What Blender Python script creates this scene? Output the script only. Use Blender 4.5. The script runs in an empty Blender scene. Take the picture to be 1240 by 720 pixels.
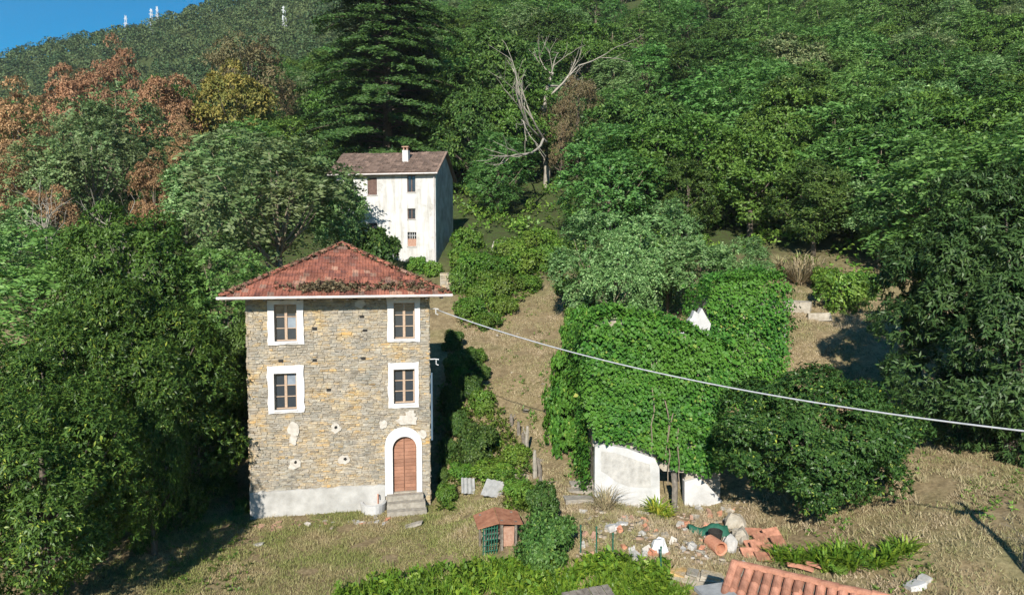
import bpy, math, random
import numpy as np
R = math.radians
sc = bpy.context.scene
col = sc.collection
rng = np.random.default_rng(7)
random.seed(7)

# ------------------------------------------------------------------ camera, sky, sun, exposure
CAM_Z = 11.4
FPX = 826.0                      # focal length in photo pixels (photo is 1240 x 720)
PITCH = R(3.46)
cd = bpy.data.cameras.new('camera'); cam = bpy.data.objects.new('camera', cd); col.objects.link(cam)
cam.location = (0, 0, CAM_Z); cam.rotation_euler = (R(90) - PITCH, 0, 0)
cd.sensor_width = 36; cd.lens = 36 * FPX / 1240; cd.clip_end = 3000; cd.clip_start = .1
sc.camera = cam
SUN_AZ = R(8)                   # sun stands behind the camera, a little to its left
SUN_EL = R(30)
w = bpy.data.worlds.new('World'); sc.world = w; w.use_nodes = True
nt = w.node_tree; bg = nt.nodes['Background']
sky = nt.nodes.new('ShaderNodeTexSky'); sky.sky_type = 'NISHITA'; sky.sun_disc = False
sky.sun_elevation = SUN_EL; sky.sun_rotation = math.pi + SUN_AZ
sky.air_density = 1.0; sky.dust_density = 0.0; sky.ozone_density = 4.0; sky.altitude = 400
hs = nt.nodes.new('ShaderNodeHueSaturation'); hs.inputs['Saturation'].default_value = 1.5; hs.inputs['Hue'].default_value = .488
nt.links.new(sky.outputs[0], hs.inputs['Color']); nt.links.new(hs.outputs[0], bg.inputs[0]); bg.inputs[1].default_value = 0.075
sl = bpy.data.lights.new('sun', 'SUN'); sl.energy = 4.6; sl.angle = R(.53); sl.color = (1, .94, .84)
so = bpy.data.objects.new('sun', sl); col.objects.link(so)
so.rotation_euler = (R(90) - SUN_EL, 0, -SUN_AZ)     # light travels +y, a little +x, down
so.location = (-20, -60, 60)
vs = sc.view_settings; vs.view_transform = 'Standard'; vs.look = 'None'; vs.gamma = 1; vs.exposure = 0.8
sc.cycles.max_bounces = 5; sc.cycles.diffuse_bounces = 3; sc.cycles.glossy_bounces = 2
sc.cycles.transmission_bounces = 3; sc.cycles.use_denoising = True
sc.cycles.use_adaptive_sampling = True; sc.cycles.adaptive_threshold = .02

# ------------------------------------------------------------------ pixel helpers
cp, sp = math.cos(PITCH), math.sin(PITCH)
def ray(px, py):
    x = (px - 620) / FPX; v = -(py - 360) / FPX
    return np.array([x, cp + v * sp, -sp + v * cp])
def at(px, py, Y):
    d = ray(px, py); t = Y / d[1]
    return np.array([d[0] * t, Y, CAM_Z + d[2] * t])
def proj(x, y, z):
    z = z - CAM_Z
    dep = y * cp - z * sp; up = y * sp + z * cp
    return 620 + FPX * x / dep, 360 - FPX * up / dep

# ------------------------------------------------------------------ materials
def newmat(name):
    m = bpy.data.materials.new(name); m.use_nodes = True
    n = m.node_tree.nodes; b = n['Principled BSDF']; return m, n, m.node_tree.links, b
def ramp(n, cols, interp='LINEAR'):
    r = n.new('ShaderNodeValToRGB'); r.color_ramp.interpolation = interp
    e = r.color_ramp.elements
    while len(e) < len(cols): e.new(1)
    for i, c in enumerate(cols):
        if len(c) == 2: e[i].position = c[0]; c = c[1]
        else: e[i].position = i / max(1, len(cols) - 1)
        e[i].color = (*c, 1)
    return r
def island_rand(n, l):
    g = n.new('ShaderNodeNewGeometry'); o = n.new('ShaderNodeObjectInfo')
    a = n.new('ShaderNodeMath'); a.operation = 'ADD'; f = n.new('ShaderNodeMath'); f.operation = 'FRACT'
    l.new(g.outputs['Random Per Island'], a.inputs[0]); l.new(o.outputs['Random'], a.inputs[1]); l.new(a.outputs[0], f.inputs[0])
    return f.outputs[0]
def noise(n, l, scale, detail=4, coord='Object', rough=.6, vec=None):
    t = n.new('ShaderNodeTexNoise'); t.inputs['Scale'].default_value = scale; t.inputs['Detail'].default_value = detail
    t.inputs['Roughness'].default_value = rough
    if vec is None:
        c = n.new('ShaderNodeTexCoord'); vec = c.outputs[coord]
    l.new(vec, t.inputs['Vector']); return t
def mixc(n, l, fac, a, b, mode='MIX'):
    m = n.new('ShaderNodeMix'); m.data_type = 'RGBA'; m.blend_type = mode
    for s, v in ((0, fac), (6, a), (7, b)):
        if hasattr(v, 'links'): l.new(v, m.inputs[s])
        elif s == 0: m.inputs[0].default_value = v
        else: m.inputs[s].default_value = (*v, 1)
    return m.outputs[2]
def leaf_mat(name, cols, trans=.25, rough=.55, nscale=.5, ncol=None, nfac=.5, objvar=.25, spec=.35, g=(1.62, 1.62, 1.17)):
    cols = [(p, tuple(min(.8, a * k) for a, k in zip(c, g))) for p, c in cols]
    if ncol: ncol = tuple(a * k for a, k in zip(ncol, g))
    m, n, l, b = newmat(name)
    gn = n.new('ShaderNodeNewGeometry')
    r = ramp(n, cols); l.new(gn.outputs['Random Per Island'], r.inputs[0]); c = r.outputs[0]
    if ncol:
        t = noise(n, l, nscale, 2); rr = ramp(n, [(.42, (0, 0, 0)), (.6, (1, 1, 1))]); l.new(t.outputs[0], rr.inputs[0])
        mm = n.new('ShaderNodeMath'); mm.operation = 'MULTIPLY'; mm.inputs[1].default_value = nfac; l.new(rr.outputs[0], mm.inputs[0])
        c = mixc(n, l, mm.outputs[0], c, ncol)
    o = n.new('ShaderNodeObjectInfo'); h = n.new('ShaderNodeHueSaturation')
    mr = n.new('ShaderNodeMapRange'); mr.inputs[3].default_value = 1 - objvar; mr.inputs[4].default_value = 1 + objvar
    l.new(o.outputs['Random'], mr.inputs[0]); l.new(mr.outputs[0], h.inputs['Value'])
    mr2 = n.new('ShaderNodeMapRange'); mr2.inputs[3].default_value = .5 - objvar * .06; mr2.inputs[4].default_value = .5 + objvar * .07
    wn = n.new('ShaderNodeTexWhiteNoise'); wn.noise_dimensions = '1D'; l.new(o.outputs['Random'], wn.inputs['W'])
    l.new(wn.outputs['Value'], mr2.inputs[0]); l.new(mr2.outputs[0], h.inputs['Hue'])
    l.new(c, h.inputs['Color']); c = h.outputs[0]
    l.new(c, b.inputs['Base Color']); b.inputs['Roughness'].default_value = rough; b.inputs['Specular IOR Level'].default_value = spec
    tr = n.new('ShaderNodeBsdfTranslucent'); l.new(mixc(n, l, .6, c, (.25, .35, .05), 'MIX') if False else c, tr.inputs[0])
    mx = n.new('ShaderNodeMixShader'); mx.inputs[0].default_value = trans
    l.new(b.outputs[0], mx.inputs[1]); l.new(tr.outputs[0], mx.inputs[2]); l.new(mx.outputs[0], n['Material Output'].inputs[0])
    return m
def simple_mat(name, c1, c2=None, scale=6, rough=.8, bump=.0, spec=.3, metal=0, isl=0, detail=5, c3=None):
    m, n, l, b = newmat(name)
    t = noise(n, l, scale, detail)
    cols = [(.3, c1), (.7, c2 or c1)] + ([(.82, c3)] if c3 else [])
    r = ramp(n, cols); l.new(t.outputs[0], r.inputs[0]); c = r.outputs[0]
    if isl:
        h = n.new('ShaderNodeHueSaturation'); mr = n.new('ShaderNodeMapRange'); mr.inputs[3].default_value = 1 - isl; mr.inputs[4].default_value = 1 + isl
        l.new(island_rand(n, l), mr.inputs[0]); l.new(mr.outputs[0], h.inputs['Value']); l.new(c, h.inputs['Color']); c = h.outputs[0]
    l.new(c, b.inputs['Base Color']); b.inputs['Roughness'].default_value = rough; b.inputs['Specular IOR Level'].default_value = spec
    b.inputs['Metallic'].default_value = metal
    if bump:
        bp = n.new('ShaderNodeBump'); bp.inputs['Strength'].default_value = bump; bp.inputs['Distance'].default_value = .05
        t2 = noise(n, l, scale * 4, 6); l.new(t2.outputs[0], bp.inputs['Height']); l.new(bp.outputs[0], b.inputs['Normal'])
    return m
M = {}
# foliage
M['walnut'] = leaf_mat('dark_glossy_leaf', [(0, (.016, .036, .01)), (.4, (.028, .062, .016)), (.8, (.05, .095, .024)), (.93, (.085, .135, .034)), (1, (.18, .21, .04))], .2, .42, .35, (.045, .085, .018), .35, .08, .2)
M['persimmon'] = leaf_mat('persimmon_leaf', [(0, (.012, .034, .012)), (.5, (.022, .055, .018)), (.9, (.045, .09, .025)), (.975, (.09, .13, .035)), (1, (.26, .3, .06))], .18, .4, .4, (.035, .075, .022), .4, .05, .2)
M['chestnut'] = leaf_mat('chestnut_leaf', [(0, (.018, .042, .016)), (.5, (.035, .075, .022)), (.9, (.06, .11, .035)), (1, (.12, .16, .05))], .22, .45, .4, (.06, .1, .03), .5, .2, .2)
M['rightleaf'] = leaf_mat('dull_chestnut_leaf', [(0, (.014, .032, .014)), (.5, (.026, .056, .02)), (.92, (.046, .084, .034)), (1, (.08, .11, .05))], .18, .45, .4, (.04, .07, .026), .5, .03, .25)
M['locust'] = leaf_mat('locust_leaf', [(0, (.042, .1, .032)), (.5, (.066, .145, .042)), (1, (.115, .21, .07))], .32, .5, .22, (.085, .15, .05), .5, .22)
M['silver'] = leaf_mat('silvery_locust_leaf', [(0, (.06, .12, .05)), (.5, (.09, .165, .07)), (.85, (.15, .23, .115)), (1, (.3, .4, .25))], .3, .5, .3, (.06, .125, .045), .6, .15)
M['oak'] = leaf_mat('oak_leaf', [(0, (.03, .066, .016)), (.5, (.05, .1, .022)), (1, (.09, .15, .035))], .26, .5, .3, (.075, .12, .028), .5, .2)
M['grey_locust'] = leaf_mat('faded_locust_leaf', [(0, (.055, .1, .045)), (.5, (.085, .14, .065)), (1, (.15, .205, .11))], .3, .55, .3, (.11, .12, .07), .6, .15)
M['rust'] = leaf_mat('rust_brown_leaf', [(0, (.17, .095, .048)), (.5, (.28, .155, .08)), (1, (.38, .23, .13))], .25, .7, .3, (.12, .09, .045), .4, .15, g=(1.35, 1.35, 1.3))
M['brownish'] = leaf_mat('dull_brown_leaf', [(0, (.08, .06, .032)), (.6, (.13, .095, .05)), (1, (.17, .14, .07))], .25, .7, .3, (.09, .1, .04), .5, .15, g=(1.35, 1.35, 1.3))
M['yellow'] = leaf_mat('yellowing_leaf', [(0, (.12, .12, .028)), (.5, (.2, .17, .04)), (1, (.33, .25, .07))], .3, .6, .3, (.09, .12, .03), .6, .1, g=(1.35, 1.35, 1.3))
M['cream'] = leaf_mat('flowering_leaf', [(0, (.06, .1, .035)), (.5, (.13, .165, .065)), (1, (.26, .27, .13))], .25, .6, .5, (.05, .09, .03), .5, .08, g=(1.35, 1.35, 1.3))
M['cedar'] = leaf_mat('cedar_needle', [(0, (.012, .03, .01)), (.5, (.024, .054, .014)), (1, (.046, .09, .022))], .15, .6, .2, (.032, .065, .016), .5, .05)
M['ivy'] = leaf_mat('ivy_leaf', [(0, (.03, .085, .015)), (.5, (.05, .135, .022)), (.9, (.08, .18, .03)), (.97, (.14, .22, .035)), (1, (.3, .28, .08))], .25, .5, .42, (.085, .165, .024), .75, .08, .2, g=(1.1, 1.25, 1.05))
M['bramble'] = leaf_mat('bramble_leaf', [(0, (.035, .085, .015)), (.5, (.06, .13, .022)), (1, (.13, .21, .04))], .28, .5, .6, (.09, .12, .03), .5, .22)
M['weed'] = leaf_mat('weed_leaf', [(0, (.05, .12, .015)), (.5, (.09, .19, .025)), (1, (.19, .28, .04))], .3, .5, .6, (.07, .13, .02), .5, .1, g=(1.5, 1.35, 1))
M['farwood'] = leaf_mat('far_wood_leaf', [(0, (.02, .046, .022)), (.5, (.034, .066, .03)), (1, (.055, .09, .042))], .2, .7, .09, (.075, .1, .05), .9, .05)
M['farwood'].node_tree.nodes
M['bark'] = simple_mat('grey_brown_bark', (.06, .05, .04), (.16, .13, .1), 5, .9, .5)
M['palebark'] = simple_mat('pale_dead_bark', (.2, .18, .15), (.38, .34, .28), 4, .85, .4)
M['trunk_light'] = simple_mat('light_locust_bark', (.13, .105, .075), (.27, .22, .16), 4, .9, .4)

# ------------------------------------------------------------------ mesh helpers
def mesh(name, V, F, mat=None, smooth=False):
    V = np.asarray(V, dtype=np.float32).reshape(-1, 3)
    me = bpy.data.meshes.new(name)
    if isinstance(F, np.ndarray):
        k = F.shape[1]; nf = F.shape[0]
        me.vertices.add(len(V)); me.vertices.foreach_set('co', V.ravel())
        me.loops.add(nf * k); me.loops.foreach_set('vertex_index', F.astype(np.int32).ravel())
        me.polygons.add(nf); me.polygons.foreach_set('loop_start', np.arange(0, nf * k, k, dtype=np.int32))
        me.polygons.foreach_set('loop_total', np.full(nf, k, dtype=np.int32))
        me.update(calc_edges=True)
    else:
        me.from_pydata([tuple(map(float, v)) for v in V], [], [tuple(int(i) for i in f) for f in F]); me.update()
    if mat: me.materials.append(mat)
    if smooth: me.polygons.foreach_set('use_smooth', np.ones(len(me.polygons), dtype=bool))
    return me
def obj(name, me, parent=None, loc=None):
    o = bpy.data.objects.new(name, me); col.objects.link(o)
    if parent is not None: o.parent = parent
    if loc is not None: o.location = tuple(float(v) for v in loc)
    return o
def tag(o, label=None, cat=None, group=None, kind=None):
    if label: o['label'] = label
    if cat: o['category'] = cat
    if group: o['group'] = group
    if kind or cat: o['kind'] = kind or 'thing'
    return o
def thing(name, label, cat, loc=(0, 0, 0), rz=0, group=None, scale=None):
    o = obj(name, None, None, loc); o.rotation_euler.z = rz; o.empty_display_size = .3
    if scale: o.scale = scale
    return tag(o, label, cat, group)
class MB:
    """collects shapes into one mesh"""
    def __init__(s): s.V = []; s.F = []; s.n = 0
    def add(s, V, F):
        V = np.asarray(V, float).reshape(-1, 3)
        s.F += [tuple(int(i) + s.n for i in f) for f in F]; s.V.append(V); s.n += len(V); return s
    def box(s, a, b, jit=0):
        x0, y0, z0 = a; x1, y1, z1 = b
        V = np.array([[x0, y0, z0], [x1, y0, z0], [x1, y1, z0], [x0, y1, z0], [x0, y0, z1], [x1, y0, z1], [x1, y1, z1], [x0, y1, z1]], float)
        if jit: V += rng.normal(0, jit, V.shape)
        return s.add(V, [(0, 3, 2, 1), (4, 5, 6, 7), (0, 1, 5, 4), (1, 2, 6, 5), (2, 3, 7, 6), (3, 0, 4, 7)])
    def tube(s, pts, rad, sides=6, cap=True):
        pts = np.asarray(pts, float); n = len(pts); rad = np.broadcast_to(np.asarray(rad, float), (n,))
        T = np.gradient(pts, axis=0); T /= np.linalg.norm(T, axis=1, keepdims=True) + 1e-9
        ref = np.array([0, 0, 1.]) if abs(T[:, 2]).mean() < .9 else np.array([1., 0, 0])
        A = np.cross(T, ref); A /= np.linalg.norm(A, axis=1, keepdims=True) + 1e-9; B = np.cross(T, A)
        th = np.linspace(0, 2 * np.pi, sides, endpoint=False)
        V = pts[:, None] + rad[:, None, None] * (A[:, None] * np.cos(th)[None, :, None] + B[:, None] * np.sin(th)[None, :, None])
        F = []
        for i in range(n - 1):
            for j in range(sides):
                k = (j + 1) % sides
                F.append((i * sides + j, i * sides + k, (i + 1) * sides + k, (i + 1) * sides + j))
        if cap: F += [tuple(range(sides - 1, -1, -1)), tuple((n - 1) * sides + j for j in range(sides))]
        return s.add(V, F)
    def prism(s, poly, y0, y1):
        """polygon (x,z) extruded along y"""
        n = len(poly); P = np.array(poly, float)
        V = np.concatenate([np.c_[P[:, 0], np.full(n, y0), P[:, 1]], np.c_[P[:, 0], np.full(n, y1), P[:, 1]]])
        return s.add(V, [tuple(range(n)), tuple(range(2 * n - 1, n - 1, -1))] + [(i, i + n, (i + 1) % n + n, (i + 1) % n) for i in range(n)])
    def mesh(s, name, mat, smooth=False): return mesh(name, np.concatenate(s.V), s.F, mat, smooth)
    def build(s, name, mat, parent=None, loc=None, smooth=False): return obj(name, s.mesh(name, mat, smooth), parent, loc)
def nrm(a): return a / (np.linalg.norm(a, axis=-1, keepdims=True) + 1e-9)
def quad_leaves(P, D, N, L, W, fold=.22, droop=.12):
    S = nrm(np.cross(D, N)); N = np.cross(S, D)
    L = np.broadcast_to(np.asarray(L, float), (len(P),))[:, None]; W = np.broadcast_to(np.asarray(W, float), (len(P),))[:, None]
    mid = P + D * L * .45
    V = np.stack([P, mid + S * W * .5 + N * W * fold, P + D * L - N * L * droop, mid - S * W * .5 + N * W * fold], 1)
    return V.reshape(-1, 3)
def quadF(nv): return np.arange(nv, dtype=np.int32).reshape(-1, 4)
def rosettes(P, A, k, L, W, r, droop=.3):
    n = len(P); A = nrm(A)
    ref = nrm(r.normal(size=(n, 3))); B = nrm(np.cross(A, ref)); C = np.cross(A, B)
    th = (np.arange(k)[None] * 2 * np.pi / k + r.uniform(0, 6.3, (n, 1)) + r.normal(0, .3, (n, k)))[..., None]
    el = r.uniform(.2, 1.15, (n, k))[..., None]
    Rd = B[:, None] * np.cos(th) + C[:, None] * np.sin(th)
    D = A[:, None] * np.sin(el) + Rd * np.cos(el); D[..., 2] -= droop * r.uniform(.3, 1.6, (n, k)); D = nrm(D)
    N = A[:, None] * np.cos(el) - Rd * np.sin(el) * .5; N[..., 2] += .3
    N = nrm(N + r.normal(0, .25, N.shape))
    PP = np.repeat(P, k, 0) + r.normal(0, L * .15, (n * k, 3))
    sc_ = r.uniform(.65, 1.25, n * k)
    return quad_leaves(PP, D.reshape(-1, 3), N.reshape(-1, 3), L * sc_, W * sc_)
def sprays(P, A, k, ln, L, W, r, droop=.25, face=.8):
    n = len(P); A = nrm(A); t = np.linspace(.1, 1, k)[None, :, None]
    up = np.broadcast_to(np.array([0, 0, 1.]), A.shape) + r.normal(0, .35, A.shape)
    S = nrm(np.cross(A, up)); U = np.cross(S, A)
    ll = (ln * r.uniform(.6, 1.3, n))[:, None, None]
    base = P[:, None] + A[:, None] * t * ll - np.array([0, 0, 1.]) * droop * t ** 2 * ll
    sgn = np.where(np.arange(k) % 2 == 0, 1., -1.)[None, :, None]
    D = nrm(A[:, None] * .45 + S[:, None] * sgn + r.normal(0, .2, (n, k, 3)))
    N = nrm(np.repeat(U[:, None] * .55 + A[:, None] * np.array([1, 1, .4]) * face, k, 1) + r.normal(0, .35, (n, k, 3)))
    s_ = r.uniform(.7, 1.2, n * k)
    return quad_leaves(base.reshape(-1, 3), D.reshape(-1, 3), N.reshape(-1, 3), L * s_, W * s_, .15, .1)
def unit(n, r): return nrm(r.normal(size=(n, 3)))
def crown_tips(r, z0, z1, Rr, n_cl, per, rcl, flat=.75, topbias=.15, cull=.62):
    """tips and their outward axes spread over leaf clumps filling an uneven crown"""
    d = unit(n_cl, r); d[:, 2] = d[:, 2] * .9 + topbias; d = nrm(d)
    lob = unit(5, r); amp = r.uniform(-.25, .3, 5)
    f = 1 + (np.clip(d @ lob.T, 0, 1) ** 3 * amp).sum(1)
    rad = r.uniform(.2, 1, n_cl) ** .45 * f
    hz = (z1 - z0) / 2
    C = d * rad[:, None] * np.array([Rr, Rr, hz]) * .86; C[:, 2] += (z0 + z1) / 2
    rc = rcl * r.uniform(.65, 1.3, n_cl)
    out = nrm(C - np.array([0, 0, (z0 + z1) / 2 - hz * .35]))
    dd = unit(n_cl * per, r).reshape(n_cl, per, 3)
    dd = nrm(dd + out[:, None] * .55 + np.array([0, 0, .15]))
    P = C[:, None] + dd * rc[:, None, None] * r.uniform(.62, 1.05, (n_cl, per, 1)) * np.array([1, 1, flat])
    A = nrm(dd + out[:, None] * .35)
    P = P.reshape(-1, 3); A = A.reshape(-1, 3); own = np.repeat(np.arange(n_cl), per)
    keep = np.ones(len(P), bool)
    for i in range(n_cl):
        q = (P - C[i]) / np.array([1, 1, flat]); keep &= ~(((q ** 2).sum(1) < (rc[i] * cull) ** 2) & (own != i))
    return P[keep], A[keep], C, rc
def trunk_mesh(r, C, z0, z1, rad, mat, n_limb=14, lean=(0, 0), sides=7):
    mb = MB(); top = np.array([lean[0], lean[1], z0 + (z1 - z0) * .7])
    t = np.linspace(0, 1, 7)[:, None]
    pts = t * top + np.c_[r.normal(0, .1, 7), r.normal(0, .1, 7), np.zeros(7)] * t * (1.4 - t); pts[0] = (0, 0, -.5)
    mb.tube(pts, np.linspace(rad * 1.25, rad * .3, 7), sides)
    idx = r.permutation(len(C))[:n_limb]
    for i in idx:
        c = C[i]; h = np.clip((c[2] - z0) / (z1 - z0 + 1e-6) * .6 + .12, .22, .95); k = h * 6; a = int(k); b = min(a + 1, 6)
        s0 = pts[a] * (1 - (k - a)) + pts[b] * (k - a)
        tt = np.linspace(0, 1, 5)[:, None]; m = s0 * (1 - tt) + c * tt; m[:, 2] -= (np.sin(tt * np.pi) * np.linalg.norm(c - s0) * .12)[:, 0]
        mb.tube(m, np.linspace(rad * .42, rad * .1, 5), 5)
    return mb.mesh('trunk', mat, True)

# ------------------------------------------------------------------ terrain
pts = [(-12, 23, -.05), (-6, 22, -.1), (-6, 28, 0), (-11, 30, 0), (-3, 29.5, 0), (-3, 24, .3), (-14, 26, 0), (-11, 38, 2.2), (-4, 39, 3.3), (-2.8, 34, 1.6),
       (0, 14, -1), (-10, 14, -1.5), (10, 12, .2), (-20, 20, -.5), (20, 18, 2.0), (0, 0, -5), (-20, 0, -6), (20, 0, -4), (0, -60, -22), (-80, -60, -24), (80, -60, -20),
       (6, 16.5, .2), (4.6, 19.3, -.9), (-20, 30, .8), (-20, 40, 3.5), (-30, 50, 6), (-25, 60, 9), (-35, 30, 0), (-40, 75, 14), (-20, 75, 15.5), (-8, 68, 14.2),
       (0, 75, 17), (15, 60, 12.3), (15, 75, 18), (30, 60, 13.5), (40, 45, 8.5), (35, 75, 20), (60, 30, 6), (60, 60, 15),
       (-40, 100, 23), (-20, 100, 27), (0, 100, 30), (30, 100, 32), (60, 100, 33), (-80, 150, 36), (-40, 150, 45), (0, 150, 56), (50, 150, 62), (100, 150, 64),
       (-120, 220, 48), (-60, 220, 64), (0, 220, 90), (80, 220, 108), (150, 220, 112), (-180, 300, 76), (-100, 300, 98), (0, 300, 135), (100, 300, 155),
       (0, 420, 192), (150, 420, 220), (320, 400, 210), (-300, 560, 80), (-120, 560, 120), (60, 560, 165), (250, 560, 180), (-300, 200, 22), (-450, 420, 85), (-150, 90, 10), (150, 90, 30),
       (300, 200, 70), (-500, 0, -10), (500, 0, 0)]
for a in [(605, 437, 43), (650, 590, 28.5), (640, 480, 38), (640, 430, 43.5), (640, 385, 50), (600, 305, 60), (528, 322, 58), (410, 326, 60), (470, 312, 59), (760, 613, 27.6), (880, 625, 26.8), (700, 590, 28.6),
          (900, 480, 36), (800, 430, 38), (960, 360, 46), (1050, 420, 38), (1150, 480, 33), (1240, 560, 27), (1150, 650, 22), (1200, 718, 19.5), (960, 652, 24), (1000, 560, 29),
          (1100, 360, 46), (1240, 400, 42), (800, 690, 21.6), (640, 700, 22), (0, 103, 420), (60, 86, 420), (110, 60, 420), (180, 56, 420), (240, 32, 420), (340, -8, 420)]:
    pts.append(tuple(at(*a)))
CP = np.array(pts)
def _phi(r2): return np.where(r2 > 0, .5 * r2 * np.log(r2 + 1e-12), 0)
S_ = 100.
Q = CP[:, :2] / S_; K = _phi(((Q[:, None] - Q[None]) ** 2).sum(-1)); n_ = len(Q)
Am = np.zeros((n_ + 3, n_ + 3)); Am[:n_, :n_] = K + np.eye(n_) * 2e-5; Am[:n_, n_] = 1; Am[:n_, n_ + 1:] = Q; Am[n_, :n_] = 1; Am[n_ + 1:, :n_] = Q.T
Wt = np.linalg.solve(Am, np.r_[CP[:, 2], 0, 0, 0])
def ss(a, b, x): t = np.clip((x - a) / (b - a), 0, 1); return t * t * (3 - 2 * t)
def terr(x, y):
    x = np.asarray(x, float); y = np.asarray(y, float); sh = x.shape; X = x.ravel(); Y = y.ravel()
    z = np.zeros(len(X))
    for s in range(0, len(X), 20000):
        q = np.c_[X[s:s + 20000], Y[s:s + 20000]] / S_
        z[s:s + 20000] = _phi(((q[:, None] - Q[None]) ** 2).sum(-1)) @ Wt[:n_] + Wt[n_] + q @ Wt[n_ + 1:]
    z += .07 * np.sin(X * 1.3 + 2 * np.sin(Y * .7)) * np.sin(Y * 1.1 + X * .3) + .03 * np.sin(X * 3.7 + Y * 2.9) + .025 * np.sin(Y * 5.1 - X * 2.3)
    # level terrace of the stone house and its lawn
    m = ss(-15.5, -12.5, X) * (1 - ss(-3.6, -2.2, X)) * ss(21, 23.5, Y) * (1 - ss(32.5, 35, Y))
    z = z * (1 - m) + m * (.02 * np.sin(X * 2.1) * np.sin(Y * 1.7) - (29 - np.minimum(Y, 29)) * .01)
    return z.reshape(sh)
def tz(x, y): return float(terr(np.array([x]), np.array([y]))[0])
def ground(px, py):
    d = ray(px, py); Y = np.concatenate([np.arange(12, 120, .05), np.arange(120, 500, 1.)]); t = Y / d[1]
    x = d[0] * t; z = CAM_Z + d[2] * t; h = terr(x, Y); k = np.argmax(h >= z)
    return np.array([x[k], Y[k], h[k]])

xs = np.concatenate([np.arange(-700, -66, 14), np.arange(-66, 66, .55), np.arange(66, 700, 14)])
ys = np.concatenate([np.arange(-120, 12, 6), np.arange(12, 62, .5), np.arange(62, 130, 1.6), np.arange(130, 780, 9)])
GX, GY = np.meshgrid(xs, ys); GZ = terr(GX, GY)
V = np.stack([GX, GY, GZ], -1).reshape(-1, 3); nx, ny = len(xs), len(ys)
ii = (np.arange(ny - 1)[:, None] * nx + np.arange(nx - 1)[None]).ravel()
m, n, l, b = newmat('hillside_ground'); M['ground'] = m
geo = n.new('ShaderNodeNewGeometry'); pos = geo.outputs['Position']
t1 = noise(n, l, .35, 5, vec=pos); t2 = noise(n, l, 2.2, 6, vec=pos, rough=.7); t3 = noise(n, l, 9, 5, vec=pos)
r1 = ramp(n, [(.3, (.15, .11, .06)), (.48, (.24, .185, .1)), (.62, (.17, .16, .065)), (.75, (.08, .11, .03))]); l.new(t1.outputs[0], r1.inputs[0])
r2 = ramp(n, [(.35, (.11, .08, .045)), (.55, (.27, .21, .125)), (.75, (.36, .29, .18))]); l.new(t2.outputs[0], r2.inputs[0])
c = mixc(n, l, .5, r1.outputs[0], r2.outputs[0]); r3 = ramp(n, [(.3, (.6, .6, .6)), (.7, (1.25, 1.25, 1.25))]); l.new(t3.outputs[0], r3.inputs[0])
c = mixc(n, l, 1., c, r3.outputs[0], 'MULTIPLY')
# woodland floor beyond the clearings: leaf mould and low green
sx = n.new('ShaderNodeSeparateXYZ'); l.new(pos, sx.inputs[0])
md = n.new('ShaderNodeMapRange'); md.inputs[1].default_value = 50; md.inputs[2].default_value = 60; l.new(sx.outputs[1], md.inputs[0])
rf = ramp(n, [(.35, (.05, .045, .025)), (.55, (.05, .075, .022)), (.7, (.07, .095, .03))]); l.new(t2.outputs[0], rf.inputs[0])
c = mixc(n, l, md.outputs[0], c, rf.outputs[0]); l.new(c, b.inputs['Base Color']); b.inputs['Roughness'].default_value = .95; b.inputs['Specular IOR Level'].default_value = .1
bp = n.new('ShaderNodeBump'); bp.inputs['Strength'].default_value = .6; bp.inputs['Distance'].default_value = .08; l.new(t2.outputs[0], bp.inputs['Height']); l.new(bp.outputs[0], b.inputs['Normal'])
g = obj('ground', mesh('ground', V, np.stack([ii, ii + 1, ii + nx + 1, ii + nx], 1), M['ground'], True)); tag(g, kind='structure')

# ------------------------------------------------------------------ building materials
M['stone'], n, l, b = newmat('rubble_stone')
ir = island_rand(n, l)
r = ramp(n, [(0, (.24, .205, .16)), (.14, (.34, .29, .22)), (.3, (.29, .27, .235)), (.45, (.4, .33, .23)), (.55, (.25, .22, .185)), (.7, (.38, .35, .29)), (.86, (.36, .3, .215)), (.93, (.45, .32, .16)), (1, (.44, .41, .35))]); l.new(ir, r.inputs[0])
t = noise(n, l, 9, 6); rr = ramp(n, [(.3, (.62, .6, .58)), (.7, (1.25, 1.22, 1.15))]); l.new(t.outputs[0], rr.inputs[0])
geo = n.new('ShaderNodeNewGeometry'); tb = noise(n, l, .9, 3, vec=geo.outputs['Position']); rb = ramp(n, [(.35, (.72, .76, .8)), (.5, (1, 1, 1)), (.66, (1.22, 1.05, .72))]); l.new(tb.outputs[0], rb.inputs[0])
c = mixc(n, l, 1., mixc(n, l, 1., r.outputs[0], rr.outputs[0], 'MULTIPLY'), rb.outputs[0], 'MULTIPLY')
mpg = n.new('ShaderNodeMapping'); mpg.inputs['Scale'].default_value = (1.2, 1.2, 4.5); l.new(geo.outputs['Position'], mpg.inputs[0])
ts = noise(n, l, 1.6, 6, vec=mpg.outputs[0], rough=.75); rs = ramp(n, [(.47, (0, 0, 0)), (.62, (.75, .75, .75))]); l.new(ts.outputs[0], rs.inputs[0])
c = mixc(n, l, rs.outputs[0], c, (.36, .33, .28))
mpd = n.new('ShaderNodeMapping'); mpd.inputs['Scale'].default_value = (1.5, 1.5, 7); mpd.inputs['Location'].default_value = (7, 3, 1); l.new(geo.outputs['Position'], mpd.inputs[0])
td = noise(n, l, 1.9, 5, vec=mpd.outputs[0], rough=.7); rd = ramp(n, [(.33, (.45, .4, .36)), (.45, (1, 1, 1))]); l.new(td.outputs[0], rd.inputs[0]); c = mixc(n, l, 1., c, rd.outputs[0], 'MULTIPLY')
l.new(c, b.inputs['Base Color']); b.inputs['Roughness'].default_value = .85
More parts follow.
